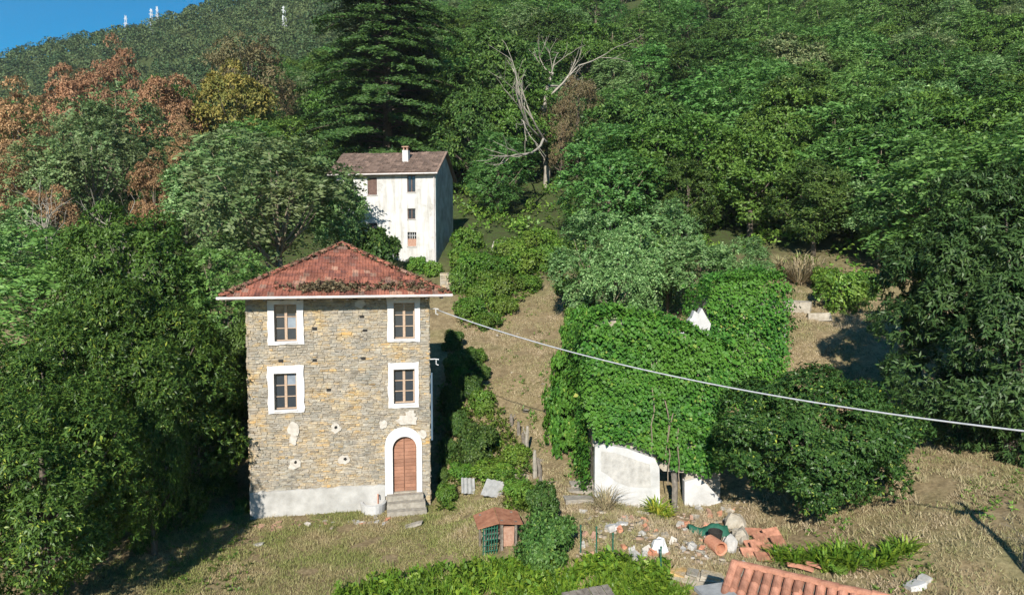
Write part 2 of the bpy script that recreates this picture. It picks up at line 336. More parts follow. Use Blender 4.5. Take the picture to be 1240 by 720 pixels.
bp = n.new('ShaderNodeBump'); bp.inputs['Strength'].default_value = .7; bp.inputs['Distance'].default_value = .03; t2 = noise(n, l, 16, 6); l.new(t2.outputs[0], bp.inputs['Height']); l.new(bp.outputs[0], b.inputs['Normal'])
M['mortar'] = simple_mat('lime_mortar', (.26, .225, .175), (.44, .4, .33), 3.5, .95, .6)
M['whitewash'] = simple_mat('white_lime_surround', (.5, .48, .46), (.66, .64, .63), 3, .8, .15)
M['plinth'] = simple_mat('weathered_white_render', (.3, .29, .27), (.46, .45, .43), 1.6, .9, .3, c3=(.36, .33, .29))
M['patch'] = simple_mat('pale_plaster_patch', (.38, .34, .29), (.54, .51, .46), 6, .9, .3)
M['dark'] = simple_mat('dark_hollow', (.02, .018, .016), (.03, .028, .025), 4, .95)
M['frame'] = simple_mat('faded_wood_frame', (.34, .24, .17), (.46, .34, .25), 12, .7, .2)
M['doorwood'] = simple_mat('red_brown_door_wood', (.24, .115, .072), (.34, .175, .115), 3, .7, .3, isl=.16)
M['glass'], n, l, b = newmat('dusty_window_glass'); b.inputs['Base Color'].default_value = (.03, .038, .048, 1); b.inputs['Roughness'].default_value = .12; b.inputs['Specular IOR Level'].default_value = .8
M['paper'] = simple_mat('pale_pane', (.16, .19, .23), (.24, .28, .32), 3, .4)
M['step'] = simple_mat('worn_step_stone', (.2, .18, .15), (.36, .33, .28), 5, .9, .4)
M['tile'], n, l, b = newmat('red_clay_tile')
r = ramp(n, [(0, (.16, .06, .042)), (.3, (.28, .1, .062)), (.6, (.34, .125, .077)), (.82, (.23, .08, .052)), (.9, (.2, .12, .09)), (1, (.4, .21, .14))]); l.new(island_rand(n, l), r.inputs[0])
geo = n.new('ShaderNodeNewGeometry'); t = noise(n, l, 1.3, 6, vec=geo.outputs['Position'], rough=.7); rr = ramp(n, [(.36, (.45, .42, .38)), (.55, (1.05, 1.05, 1.05))]); l.new(t.outputs[0], rr.inputs[0])
c = mixc(n, l, .8, r.outputs[0], rr.outputs[0], 'MULTIPLY'); l.new(c, b.inputs['Base Color']); b.inputs['Roughness'].default_value = .8
M['oldtile'] = simple_mat('weathered_brown_tile', (.1, .07, .055), (.22, .15, .115), 1.6, .9, .3, isl=.3)
M['paletile'] = simple_mat('pale_terracotta_tile', (.24, .11, .07), (.46, .22, .145), 7, .9, .25, isl=.28, c3=(.3, .24, .18), spec=.15)
M['gutter'] = simple_mat('zinc_gutter', (.42, .38, .36), (.6, .55, .53), 3, .5, 0, .5)
M['zinc_blue'] = simple_mat('blue_grey_pipe', (.07, .11, .15), (.1, .15, .2), 4, .4, 0, .5)
M['moss'] = leaf_mat('dry_moss_and_litter', [(0, (.06, .045, .025)), (.6, (.12, .09, .05)), (1, (.2, .16, .09))], .1, .9, .5, None, 0, .1, g=(1, 1, 1))
M['render_white'], n, l, b = newmat('white_lime_render')
t = noise(n, l, .9, 6, rough=.7); r = ramp(n, [(.3, (.3, .285, .26)), (.42, (.47, .46, .44)), (.7, (.58, .575, .565))]); l.new(t.outputs[0], r.inputs[0])
tc = n.new('ShaderNodeTexCoord'); mp = n.new('ShaderNodeMapping'); mp.inputs['Scale'].default_value = (2.5, 2.5, .25); l.new(tc.outputs['Object'], mp.inputs[0])
t2 = noise(n, l, 1.2, 5, vec=mp.outputs[0]); r2 = ramp(n, [(.35, (.7, .67, .62)), (.52, (1, 1, 1))]); l.new(t2.outputs[0], r2.inputs[0])
l.new(mixc(n, l, .8, r.outputs[0], r2.outputs[0], 'MULTIPLY'), b.inputs['Base Color']); b.inputs['Roughness'].default_value = .9
M['side_render'] = simple_mat('stained_shaded_render', (.2, .19, .18), (.4, .385, .37), 1.1, .95, .4)  # grime plus the side walls' shade, both put into this darker render
M['shutter'] = simple_mat('brown_shutter_wood', (.09, .055, .045), (.16, .1, .08), 6, .8)
M['brick'] = simple_mat('brick_infill', (.3, .16, .11), (.42, .27, .2), 9, .9, .2)
M['weatherwood'] = simple_mat('weathered_grey_wood', (.1, .085, .07), (.24, .21, .175), 7, .9, .4)
M['concrete'] = simple_mat('rough_concrete', (.28, .27, .25), (.48, .46, .43), 3, .95, .4)
M['ruinwhite'] = simple_mat('stained_white_plaster', (.34, .335, .32), (.56, .555, .55), 1.3, .9, .25, c3=(.42, .4, .36))
M['rust_sheet'] = simple_mat('rusty_sheet', (.2, .08, .045), (.36, .17, .1), 5, .7, .2)
M['green_net'] = simple_mat('green_netting', (.012, .07, .045), (.025, .12, .075), 8, .7)
M['fibre'] = simple_mat('pale_fibre_sheet', (.24, .24, .23), (.38, .38, .37), 4, .8, .2)
M['white_sack'] = simple_mat('white_plastic_sack', (.5, .5, .5), (.62, .62, .62), 5, .5, .3)
M['terracotta'] = simple_mat('terracotta', (.42, .17, .1), (.55, .27, .17), 6, .8, .15)
M['cable'] = simple_mat('pale_cable_sheath', (.3, .31, .33), (.42, .43, .45), 8, .6)
M['iron'] = simple_mat('pale_painted_iron', (.4, .4, .4), (.6, .6, .6), 8, .5, 0, .5, .3)
M['mast'] = simple_mat('galvanised_mast', (.55, .57, .6), (.7, .72, .75), 1, .5, 0, .5)

# ------------------------------------------------------------------ stone house
ANG = R(12); HW = 7.8; HD = 7.8; HZ = 9.85; FY0 = 29.07
HO = at(304, 632, FY0); HO[2] = 0.0
def facade(px, py):
    """pixel -> (u, z) on the stone front, u metres from its corner"""
    d = ray(px, py); nrm_ = np.array([-math.sin(ANG), math.cos(ANG)])
    t = (HO[:2] @ nrm_) / (d[:2] @ nrm_); p = d * t
    return float((p[:2] - HO[:2]) @ np.array([math.cos(ANG), math.sin(ANG)])), float(CAM_Z + p[2])
def frect(x0, y0, x1, y1):
    a = facade(x0, (y0 + y1) / 2)[0]; b_ = facade(x1, (y0 + y1) / 2)[0]
    xm = (x0 + x1) / 2; return a, facade(xm, y1)[1], b_, facade(xm, y0)[1]
house = thing('stone_house', 'three-storey rubble stone house with red hipped tile roof above the dry lawn', 'house', HO, ANG)
wins = [((323.9, 362.8, 367.8, 417), (332, 368.3, 359.4, 413)), ((468.9, 359.7, 508.6, 413.9), (476.7, 366.4, 502.2, 410)),
        ((324.2, 442.5, 368.6, 499.7), (332, 451.7, 359.4, 495.6)), ((470, 438.9, 507, 493.3), (476.7, 446.7, 502.2, 488))]
WS = [(frect(*a), frect(*b_)) for a, b_ in wins]
D_in = frect(475.6, 528, 504.4, 595.6); D_out = frect(466, 516.5, 511, 597)
def holed_wall(u0, u1, z0, z1, holes, th, yf=0.):
    us = sorted({u0, u1, *[h[0] for h in holes], *[h[2] for h in holes]}); zs = sorted({z0, z1, *[h[1] for h in holes], *[h[3] for h in holes]})
    mb = MB()
    def solid(i, j):
        if not (0 <= i < len(us) - 1 and 0 <= j < len(zs) - 1): return False
        cu, cz = (us[i] + us[i + 1]) / 2, (zs[j] + zs[j + 1]) / 2
        return not any(h[0] < cu < h[2] and h[1] < cz < h[3] for h in holes)
    for i in range(len(us) - 1):
        for j in range(len(zs) - 1):
            if not solid(i, j): continue
            a, b_, c_, d_ = us[i], us[i + 1], zs[j], zs[j + 1]
            mb.add([(a, yf, c_), (b_, yf, c_), (b_, yf, d_), (a, yf, d_)], [(0, 1, 2, 3)]); mb.add([(a, yf + th, c_), (b_, yf + th, c_), (b_, yf + th, d_), (a, yf + th, d_)], [(3, 2, 1, 0)])
            if not solid(i - 1, j): mb.add([(a, yf, c_), (a, yf, d_), (a, yf + th, d_), (a, yf + th, c_)], [(0, 1, 2, 3)])
            if not solid(i + 1, j): mb.add([(b_, yf, c_), (b_, yf + th, c_), (b_, yf + th, d_), (b_, yf, d_)], [(0, 1, 2, 3)])
            if not solid(i, j - 1): mb.add([(a, yf, c_), (a, yf + th, c_), (b_, yf + th, c_), (b_, yf, c_)], [(0, 1, 2, 3)])
            if not solid(i, j + 1): mb.add([(a, yf, d_), (b_, yf, d_), (b_, yf + th, d_), (a, yf + th, d_)], [(0, 1, 2, 3)])
    return mb
holes = [b_ for a, b_ in WS] + [D_in]
wall = holed_wall(0, HW, -.6, HZ, holes, .5, .05)
for a, b_ in (((0.0, .555, -.6), (.5, HD, HZ)), ((HW - .5, .555, -.6), (HW, HD, HZ)), ((.505, HD - .5, -.6), (HW - .505, HD - .003, HZ))): wall.box(a, b_)
wall.box((.51, .56, 5.9), (HW - .51, HD - .51, 6.1)); wall.box((.51, .56, 3.0), (HW - .51, HD - .51, 3.2)); wall.box((.51, .56, .0), (HW - .51, HD - .51, .2))
wall = wall.build('wall', M['mortar'], house)
# stones: unit shapes shared by every stone
def stone_shape(r, i):
    fr = np.array([[-.5, 0, -.5], [.5, 0, -.5], [.5, 0, .5], [-.5, 0, .5]]) + r.normal(0, .045, (4, 3)) * [1, .3, 1]
    mid = fr.copy() * [1.0, 1, 1.0]; mid[:, 1] = .35
    fr[:, [0, 2]] *= r.uniform(.86, .94); fr[:, 1] = r.normal(0, .12, 4)
    bk = mid.copy(); bk[:, 1] = 1
    Vv = np.concatenate([fr, mid, bk])
    Ff = [(0, 1, 2, 3)] + [(k, 4 + k, 4 + (k + 1) % 4, (k + 1) % 4) for k in range(4)] + [(4 + k, 8 + k, 8 + (k + 1) % 4, 4 + (k + 1) % 4) for k in range(4)]
    return Vv, Ff
SH = [stone_shape(rng, i) for i in range(14)]
SM = [mesh('stone', v, [tuple(reversed(f)) for f in f_], M['stone']) for v, f_ in SH]
def lay_stones(u0, u1, z0, z1, blocks, hmin=.085, hmax=.2, lmin=.16, lmax=.62):
    """courses of uneven stones between blocked rectangles: (u, z, length, height)"""
    out = []; z = z0
    while z < z1 - .04:
        h = random.uniform(hmin, hmax); h = min(h, z1 - z)
        iv = [(u0, u1)]
        for a, c0, b_, c1 in blocks:
            if c0 < z + h * .5 < c1:
                nv = []
                for p, q in iv:
                    if b_ <= p or a >= q: nv.append((p, q))
                    else:
                        if a - p > .05: nv.append((p, a))
                        if q - b_ > .05: nv.append((b_, q))
                iv = nv
        for p, q in iv:
            u = p
            while u < q - .03:
                L = random.uniform(lmin, lmax) * (.6 + h * 3)
                if q - u - L < .12: L = q - u
                if random.random() < .14 and h > .12:     # two thin stones on one bed
                    k = random.uniform(.4, .6); out.append((u, z, L, h * k)); out.append((u, z + h * k, L, h * (1 - k)))
                else: out.append((u, z + random.uniform(-.012, .012), L, h * random.uniform(.85, 1.12)))
                u += L
        z += h
    return out
ptop = facade(305, 596.5)[1]; ptop2 = facade(466, 586)[1]
blocks = [a for a, b_ in WS]
cx = (D_out[0] + D_out[2]) / 2; ro = (D_out[2] - D_out[0]) / 2; spz = D_out[3] - ro
blocks.append((D_out[0], -1, D_out[2], spz))
for k in range(8):
    za = spz + ro * k / 8; hw = math.sqrt(max(0, ro * ro - (ro * (k + .5) / 8) ** 2)); blocks.append((cx - hw, za, cx + hw, za + ro / 8))
blocks.append((0, -1, D_out[0], ptop - .02))
putlog = [(438, 383, 6), (442, 400, 7), (381, 398, 5), (340, 437, 8), (381, 436, 5), (440, 434, 7), (398, 472, 8), (430, 361, 4)]
for px, py, wd in putlog:
    u, z = facade(px, py); blocks.append((u - .11, z - .07, u + .11, z + .07))
stones = lay_stones(.01, HW - .01, ptop - .02 if False else .15, HZ - .03, blocks, .05, .12, .12, .46)
stones.sort(key=lambda s: -s[2] * s[3])
def put_stone(s, k, parent, y0=0.05, dep=.09):
    u, z, L, h = s
    o = obj('stone', SM[k % len(SM)], parent, (u + L / 2, y0 - random.uniform(.015, .05), z + h / 2)); o.scale = (L * .985, dep, h * .97); o.rotation_euler.y = random.gauss(0, .02); return o
for k, s in enumerate(stones[:300]): put_stone(s, k, wall)
def stones_joined(lst, tf=None):
    Vs = []; Fs = []; nv = 0
    for s in lst:
        u, z, L, h = s; v, f = SH[random.randrange(len(SH))]
        q = v * [L * .985, .09, h * .97] + [u + L / 2, .05 - random.uniform(.01, .05), z + h / 2]
        if tf: q = tf(q)
        Vs.append(q); Fs += [tuple(reversed([i + nv for i in ff])) for ff in f]; nv += len(v)
    return Vs, Fs
Vs, Fs = stones_joined(stones[300:]); Vs2, Fs2 = [], []
tag(obj('small_stones', mesh('small_stones', np.concatenate(Vs), Fs, M['stone']), wall), kind='stuff')
def tf_right(q): return np.c_[HW + .05 - q[:, 1], q[:, 0], q[:, 2]]
def tf_left(q): return np.c_[q[:, 1] - .05, HD - q[:, 0], q[:, 2]]
for nm, tf in (('side_stones', tf_right), ('side_stones', tf_left)):
    Vs, Fs = stones_joined(lay_stones(.06, HD, .1, HZ - .05, [], .12, .24, .25, .8), tf)
    tag(obj(nm, mesh(nm, np.concatenate(Vs), Fs, M['stone']), wall), kind='stuff')
# windows
def rough_ring(mb, o, i, y0, y1, j=.014):
    (a, c_, b_, d_), (p, r_, q, s_) = o, i; n_ = 9; co_ = []; ci_ = []
    for (x0, z0, x1, z1), (X0, Z0, X1, Z1) in zip(((a, c_, b_, c_), (b_, c_, b_, d_), (b_, d_, a, d_), (a, d_, a, c_)), ((p, r_, q, r_), (q, r_, q, s_), (q, s_, p, s_), (p, s_, p, r_))):
        for t_ in np.arange(n_) / n_: co_.append((x0 + (x1 - x0) * t_ + random.gauss(0, j), z0 + (z1 - z0) * t_ + random.gauss(0, j))); ci_.append((X0 + (X1 - X0) * t_, Z0 + (Z1 - Z0) * t_))
    k = len(co_); Vv = [(x, y0 + random.gauss(0, .004), z) for x, z in co_] + [(x, y0 + random.gauss(0, .003), z) for x, z in ci_] + [(x, y1, z) for x, z in ci_] + [(x, y1, z) for x, z in co_]; Ff = []
    for e in range(k): f = (e + 1) % k; Ff += [(e, f, k + f, k + e), (k + e, k + f, 2 * k + f, 2 * k + e), (f, e, 3 * k + e, 3 * k + f)]
    mb.add(Vv, Ff)
def rect_ring(mb, o, i, y0, y1):
    (a, c_, b_, d_), (p, r_, q, s_) = o, i
    mb.box((a, y0, c_), (p, y1, d_)); mb.box((q, y0, c_), (b_, y1, d_)); mb.box((p, y0, c_), (q, y1, r_)); mb.box((p, y0, s_), (q, y1, d_))
for k, (o, i) in enumerate(WS):
    mb = MB(); rough_ring(mb, o, i, -.035, .12); win = mb.build('window', M['whitewash'], house)
    a, c_, b_, d_ = i
    mb = MB(); fw = .055; rect_ring(mb, (a + .003, c_ + .003, b_ - .003, d_ - .003), (a + fw, c_ + fw, b_ - fw, d_ - fw), .17, .24); mb.build('frame', M['frame'], win)
    mid = (a + b_) / 2
    mb = MB(); mb.box((mid - .055, .155, c_ + fw), (mid + .055, .225, d_ - fw)); mb.build('mullion', M['frame'], win)
    for sd, (p, q) in enumerate(((a + fw, mid - .055), (mid + .055, b_ - fw))):
        zz = np.linspace(c_ + fw, d_ - fw, 4)
        for j in range(3):
            if j: mb = MB(); mb.box((p, .165, zz[j] - .018), (q, .215, zz[j] + .018)); mb.build('glazing_bar', M['frame'], win)
            mt = M['paper'] if (k, sd, j) in ((0, 1, 1), (2, 1, 2)) else M['glass']
            mb = MB(); jj = random.uniform(-.004, .004); mb.add([(p, .2 + jj, zz[j] + .018), (q, .2 - jj, zz[j] + .018), (q, .206, zz[j + 1] - .018), (p, .206, zz[j + 1] - .018)], [(0, 1, 2, 3)])
            mb.build('pane', mt, win)
    mb = MB(); mb.box((a - .02, -.07, c_ - .07), (b_ + .02, .15, c_ - .004)); mb.build('sill', M['whitewash'], win)
# door and its arched surround
def arch(c0, hw, z0, zs, nseg=16):
    return [(c0 - hw, z0)] + [(c0 - hw * math.cos(t), zs + hw * math.sin(t)) for t in np.linspace(0, math.pi, nseg)] + [(c0 + hw, z0)]
di = (D_in[2] - D_in[0]) / 2; ci = (D_in[0] + D_in[2]) / 2; zi = D_in[3] - di
Po, Pi = arch(cx, ro, D_out[1] - .05, spz), arch(ci, di, D_out[1] - .05, zi)
mb = MB(); nP = len(Po)
Vv = [(x, -.04, z) for x, z in Po] + [(x, -.04, z) for x, z in Pi] + [(x, .3, z) for x, z in Pi] + [(x, .06, z) for x, z in Po]
Ff = []
for k in range(nP - 1): Ff += [(k, k + nP, k + 1 + nP, k + 1), (k + nP, k + 2 * nP, k + 1 + 2 * nP, k + 1 + nP), (k, k + 1, k + 1 + 3 * nP, k + 3 * nP)]
mb.add(Vv, [tuple(reversed(f)) for f in Ff]); door = mb.build('doorway', M['whitewash'], house)
for s in (-1, 1):
    nb = 11; zb = D_in[1]
    mb = MB(); pl = [p for p in Pi if (p[0] - ci) * s >= -1e-6]
    if s == -1: poly = pl + [(ci - .008, zi + di - .001), (ci - .008, pl[0][1])]
    else: poly = [(ci + .008, pl[-1][1]), (ci + .008, zi + di - .001)] + pl
    mb.prism(poly, .2, .25); leaf = mb.build('door_leaf', M['doorwood'], door)
    z = zb + .01
    while z < D_in[3] - .05:
        z1 = min(z + .165, D_in[3]); zc = (z + z1) / 2
        hw = di - .03 if z1 < zi else math.sqrt(max(.001, di * di - (z1 - zi) ** 2)) - .02
        if hw > .08:
            mb = MB(); x0, x1 = (ci - hw, ci - .03) if s == -1 else (ci + .03, ci + hw); mb.box((x0, .175, z + .006), (x1, .199, z1 - .006)); mb.build('plank', M['doorwood'], leaf)
        z = z1
# plinth, plaster patches, holes
u1 = D_out[0] - .004
mb = MB(); nS = 24; top = []; us = np.linspace(-.02, u1, nS)
for k, u in enumerate(us): top.append(ptop + (ptop2 - ptop) * k / (nS - 1) + random.uniform(-.05, .05))
Vv = []
for k in range(nS): Vv += [(us[k], -.06 + random.uniform(-.012, .012), -.3), (us[k], -.05 + random.uniform(-.012, .012), top[k]), (us[k], .06, top[k] + .03), (us[k], .06, -.3)]
Ff = []
for k in range(nS - 1):
    q = k * 4; Ff += [(q, q + 4, q + 5, q + 1), (q + 1, q + 5, q + 6, q + 2)]
Ff += [(0, 1, 2, 3), tuple(nS * 4 - 1 - i for i in range(4))]
mb.add(Vv, Ff); mb.build('plinth', M['plinth'], house)
def blob_patch(u, z, ru, rz, y, name, mat, hole=False):
    nn = 14; ph = rng.uniform(.72, 1.2, nn); poly = [(u + ru * ph[k] * math.cos(-k * 2 * math.pi / nn), z + rz * ph[k] * math.sin(-k * 2 * math.pi / nn)) for k in range(nn)]
    mb = MB(); mb.prism(poly[::-1], y, .055); mb.build(name, mat, house)
for px, py, rx, ry in [(355.8, 519, 7, 10), (355, 531, 5, 8), (407, 518, 6, 6), (356.7, 562, 7, 6), (416.4, 556, 6.5, 6), (464, 513.5, 5, 5), (494, 508, 14, 7), (512, 525, 6, 6), (436, 368, 7, 5), (497, 501, 6, 5)]:
    u, z = facade(px, py); blob_patch(u, z, rx / 27, ry / 27, -.025 - random.random() * .01, 'plaster_patch', M['patch'])
for px, py in [(407, 517), (358, 559), (418, 555)]:
    u, z = facade(px, py); blob_patch(u, z, .07, .07, -.032 - .006, 'pipe_hole', M['dark'])
for px, py, wd in putlog:
    u, z = facade(px, py); mb = MB(); mb.box((u - .1, .03, z - .065), (u + .1, .06, z + .06)); mb.build('putlog_hole', M['dark'], house)
# roof
OV = .85; EZ = 9.72; AZ = 11.98; hc = HW / 2; he = hc + OV
mb = MB(); c4 = [(hc - he, hc - he), (hc + he, hc - he), (hc + he, hc + he), (hc - he, hc + he)]
mb.add([(x, y, EZ - .03) for x, y in c4] + [(hc, hc, AZ - .13)] + [(x, y, EZ - .1) for x, y in c4], [(0, 1, 4), (1, 2, 4), (2, 3, 4), (3, 0, 4), (8, 7, 6, 5), (0, 5, 6, 1), (1, 6, 7, 2), (2, 7, 8, 3), (3, 8, 5, 0)])
roof = mb.build('roof', M['weatherwood'], house)
SLR = math.hypot(he, AZ - EZ); pit = math.atan2(AZ - EZ, he)
TW, TE = .265, .36
def tile_verts():
    xs_ = np.array([-.5, -.36, -.22, -.05, .12, .3, .5]) * TW; zs_ = np.array([.035, .05, .018, .012, .03, .012, .01])
    Vt = [(x, -.02, z + .028) for x, z in zip(xs_, zs_)] + [(x, TE + .03, z) for x, z in zip(xs_, zs_)] + [(x, -.02, z + .003) for x, z in zip(xs_, zs_)]
    k = len(xs_); Ft = [(i, i + 1, k + i + 1, k + i) for i in range(k - 1)] + [(2 * k + i, 2 * k + i + 1, i + 1, i) for i in range(k - 1)]
    return np.array(Vt), Ft
TV, TF = tile_verts(); tile_me = mesh('roof_tile', TV, TF, M['tile'])
from mathutils import Matrix, Vector
Vs, Fs, nv = [], [], 0; cand = []
for fce in range(4):
    rows = int(SLR / TE) + 1
    for rw in range(rows):
        s0 = rw * TE - .05; hw = he * (1 - (s0 + .2) / SLR)
        if hw < .1: continue
        ncol = int(2 * hw / TW)
        for q in range(ncol):
            x = -ncol * TW / 2 + (q + .5) * TW
            cand.append((fce, rw, x, s0))
front = [t for t in cand if t[0] == 0]; random.shuffle(front); keep = set(front[:300]); missing = set()
for px_, rw_ in ((0, 0),): pass
for t in cand:
    fce, rw, x, s0 = t
    if fce == 0 and rw in (1, 2) and abs(x - .05) < .14: continue          # slipped tiles leave a gap
    sagz = -.05 * math.exp(-((x - .4) / 1.8) ** 2) * math.sin(math.pi * min(1, s0 / SLR))
    mt = Matrix.Translation((hc, hc, 0)) @ Matrix.Rotation(fce * math.pi / 2, 4, 'Z') @ Matrix.Translation((x, -he, EZ)) @ Matrix.Rotation(pit, 4, 'X') @ Matrix.Translation((0, s0, .01 + sagz + random.uniform(0, .012))) @ Matrix.Rotation(random.gauss(0, .035), 4, 'Z') @ Matrix.Rotation(random.gauss(0, .03), 4, 'X')
    if t in keep: o = obj('roof_tile', tile_me, roof); o.matrix_local = mt
    else:
        A_ = np.array(mt); Vs.append(TV @ A_[:3, :3].T + A_[:3, 3]); Fs += [tuple(i + nv for i in f) for f in TF]; nv += len(TV)
tag(obj('more_roof_tiles', mesh('more_roof_tiles', np.concatenate(Vs), Fs, M['tile']), roof), kind='stuff')
th = np.linspace(0, math.pi, 7)
RV = np.array([(.13 * math.cos(t) * (1 - .1 * e), e * .4, .1 * math.sin(t) + (0 if e else .02)) for e in (0, 1) for t in th]); RF = [(i, i + 7, i + 8, i + 1) for i in range(6)] + [tuple(range(6, -1, -1))]
ridge_me = mesh('ridge_tile', RV, RF, M['tile'], False)
for fce in range(4):
    a = Vector((hc + (-he if fce in (0, 3) else he), hc + (-he if fce in (0, 1) else he), EZ + .03)); b_ = Vector((hc, hc, AZ + .03)); d = b_ - a; nT = int(d.length / .36)
    for k in range(nT):
        o = obj('ridge_tile', ridge_me, roof); y = d.normalized(); x = y.cross(Vector((0, 0, 1))).normalized(); zz = x.cross(y)
        o.matrix_local = Matrix.Translation(a + d * (k / nT) + Vector((0, 0, random.uniform(0, .03)))) @ Matrix((x, y, zz)).transposed().to_4x4() @ Matrix.Rotation(random.gauss(0, .05), 4, 'Z')
obj('apex_tile', mesh('apex_tile', np.concatenate([[(.22 * math.cos(t), .22 * math.sin(t), 0) for t in np.linspace(0, 2 * np.pi, 8, endpoint=False)], [(0, 0, .16)]]), [(i, (i + 1) % 8, 8) for i in range(8)], M['tile']), roof, (hc, hc, AZ + .02))
# litter and moss caught along eaves and hips
P, A = [], []
for k in range(700):
    kind_ = random.random()
    if kind_ < .55:
        x = random.choice([random.gauss(-1.4, .5), random.gauss(.1, .45), random.gauss(1.6, .8), random.gauss(3.2, .5), random.gauss(-.5, .3)]); s0 = abs(random.gauss(.5, .25)) + .1
    else:
        s0 = random.uniform(0, SLR * .95); x = random.choice((-1, 1)) * (he * (1 - s0 / SLR) - abs(random.gauss(0, .09)))
    hw = he * (1 - s0 / SLR)
    if abs(x) > hw: continue
    P.append((hc + x, hc - he + s0 * math.cos(pit), EZ + s0 * math.sin(pit) + .07 + random.random() * .04)); A.append((random.gauss(0, .5), random.gauss(0, .5), 1))
Vr = rosettes(np.array(P), np.array(A), 4, .15, .1, rng); tag(obj('moss_litter', mesh('moss_litter', Vr, quadF(len(Vr)), M['moss']), roof), kind='stuff')
# gutter and downpipe, eave rafters
for nm, a, b_ in (('gutter', (hc - he - .15, hc - he - .06, EZ - .06), (hc + he + .1, hc - he - .06, EZ - .04)),):
    mb = MB(); mb.tube([a, tuple((np.array(a) + b_) / 2), b_], .065, 8); mb.build(nm, M['gutter'], house)
mb = MB(); mb.tube([(hc - he - .06, hc - he - .1, EZ - .06), (hc - he - .06, hc + he, EZ - .04)], .06, 8); mb.build('gutter', M['gutter'], house)
for k in range(14):
    mb = MB(); u = -.5 + k * (HW + 1) / 13; mb.box((u - .05, -OV + .05, EZ - .2), (u + .05, .02, EZ - .105)); mb.build('rafter_end', M['weatherwood'], house)
mb = MB(); mb.tube([(HW + .1, .12, 6.1), (HW + .1, .12, 4.2), (HW + .1, .12, 3.0)], .05, 8); mb.build('downpipe', M['zinc_blue'], house)
# steps at the door, basin, brackets
for k, (dy, zt, ex) in enumerate(((.36, D_in[1] - .01, .0), (.72, D_in[1] * .64, .06), (1.08, D_in[1] * .3, .1))):
    mb = MB(); mb.box((D_out[0] + .08 - ex * .3, -dy, -.2), (D_out[2] + .02 + ex, -.065 - k * .003, zt), .008); mb.build('step', M['step'], house)
bu = frect(438, 611, 470, 627)
mb = MB(); ang = np.linspace(math.pi, 2 * math.pi, 12); bc = (bu[0] + bu[2]) / 2 - .06; br = (bu[2] - bu[0]) / 2
Vb = [(bc + br * math.cos(t) * s_, -.07 + .75 * math.sin(t) * s_, z) for z, s_ in ((-.2, .92), (.42, 1), (.43, .8), (.2, .75)) for t in ang]
Fb = [(j * 12 + i, j * 12 + i + 1, (j + 1) * 12 + i + 1, (j + 1) * 12 + i) for j in range(3) for i in range(11)] + [tuple(36 + i for i in range(12))]
mb.add(Vb, Fb); mb.build('basin', M['ruinwhite'], house)
mb = MB(); mb.tube([(bc + .2, -.1, .3), (bc + .2, -.16, .75), (bc + .2, -.3, .8), (bc + .2, -.34, .62)], .025, 6); mb.build('tap', M['terracotta'], house)
for zpx in (374, 435):
    z = facade(526, zpx)[1]; mb = MB(); mb.tube([(HW - .02, .1, z), (HW + .25, .0, z + .02), (HW + .42, -.06, z + .0)], .025, 6); mb.tube([(HW + .3, 0, z), (HW + .3, -.02, z - .22), (HW + .4, -.05, z - .25)], .025, 6)
    mb.build('cable_bracket', M['iron'], house)

# ------------------------------------------------------------------ white house higher on the slope
A2 = R(-8); WR = at(528, 322, 58); wW, wD = 8.83, 6.56
w0 = WR + np.array([-wW * math.cos(A2), -wW * math.sin(A2), 0]); wbase = WR[2]
wh = thing('white_house', 'narrow white rendered farmhouse with brown gable roof standing on the slope above', 'house', (w0[0], w0[1], wbase), A2)
def face2(px, py):
    d = ray(px, py); nn = np.array([-math.sin(A2), math.cos(A2)]); t = (w0[:2] @ nn) / (d[:2] @ nn); p = d * t
    return float((p[:2] - w0[:2]) @ np.array([math.cos(A2), math.sin(A2)])), float(CAM_Z + p[2] - wbase)
def frect2(x0, y0, x1, y1):
    xm, ym = (x0 + x1) / 2, (y0 + y1) / 2; return face2(x0, ym)[0], face2(xm, y1)[1], face2(x1, ym)[0], face2(xm, y0)[1]
WZ = face2(528, 207)[1]
W2 = [('shutter', (445, 215, 456.5, 236)), ('glass', (493, 212, 503, 232.5)), ('glass', (493.5, 252.5, 503, 265)), ('brick', (493.5, 281, 504, 298)), ('glass', (445, 270, 457, 282)), ('glass', (418, 214, 428, 232)), ('shutter', (419, 270, 428, 283))]
W2 = [(k, frect2(*r_)) for k, r_ in W2]
mb = holed_wall(0, wW, -2.5, WZ, [r_ for k, r_ in W2], .45)
wallw = mb.build('wall', M['render_white'], wh)
gz = 20.55 - wbase
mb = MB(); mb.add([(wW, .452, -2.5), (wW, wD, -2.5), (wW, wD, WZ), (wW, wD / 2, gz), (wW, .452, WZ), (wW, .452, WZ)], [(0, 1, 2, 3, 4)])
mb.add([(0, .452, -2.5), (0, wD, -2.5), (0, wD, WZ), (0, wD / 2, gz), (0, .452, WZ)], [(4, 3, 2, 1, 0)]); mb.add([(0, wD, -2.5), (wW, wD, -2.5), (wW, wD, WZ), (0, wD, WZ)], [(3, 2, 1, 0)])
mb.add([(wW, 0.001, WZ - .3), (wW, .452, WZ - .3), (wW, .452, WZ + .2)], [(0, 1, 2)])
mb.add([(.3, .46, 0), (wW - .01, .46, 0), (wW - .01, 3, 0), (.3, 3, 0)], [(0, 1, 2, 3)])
mb.build('side_wall', M['side_render'], wh)
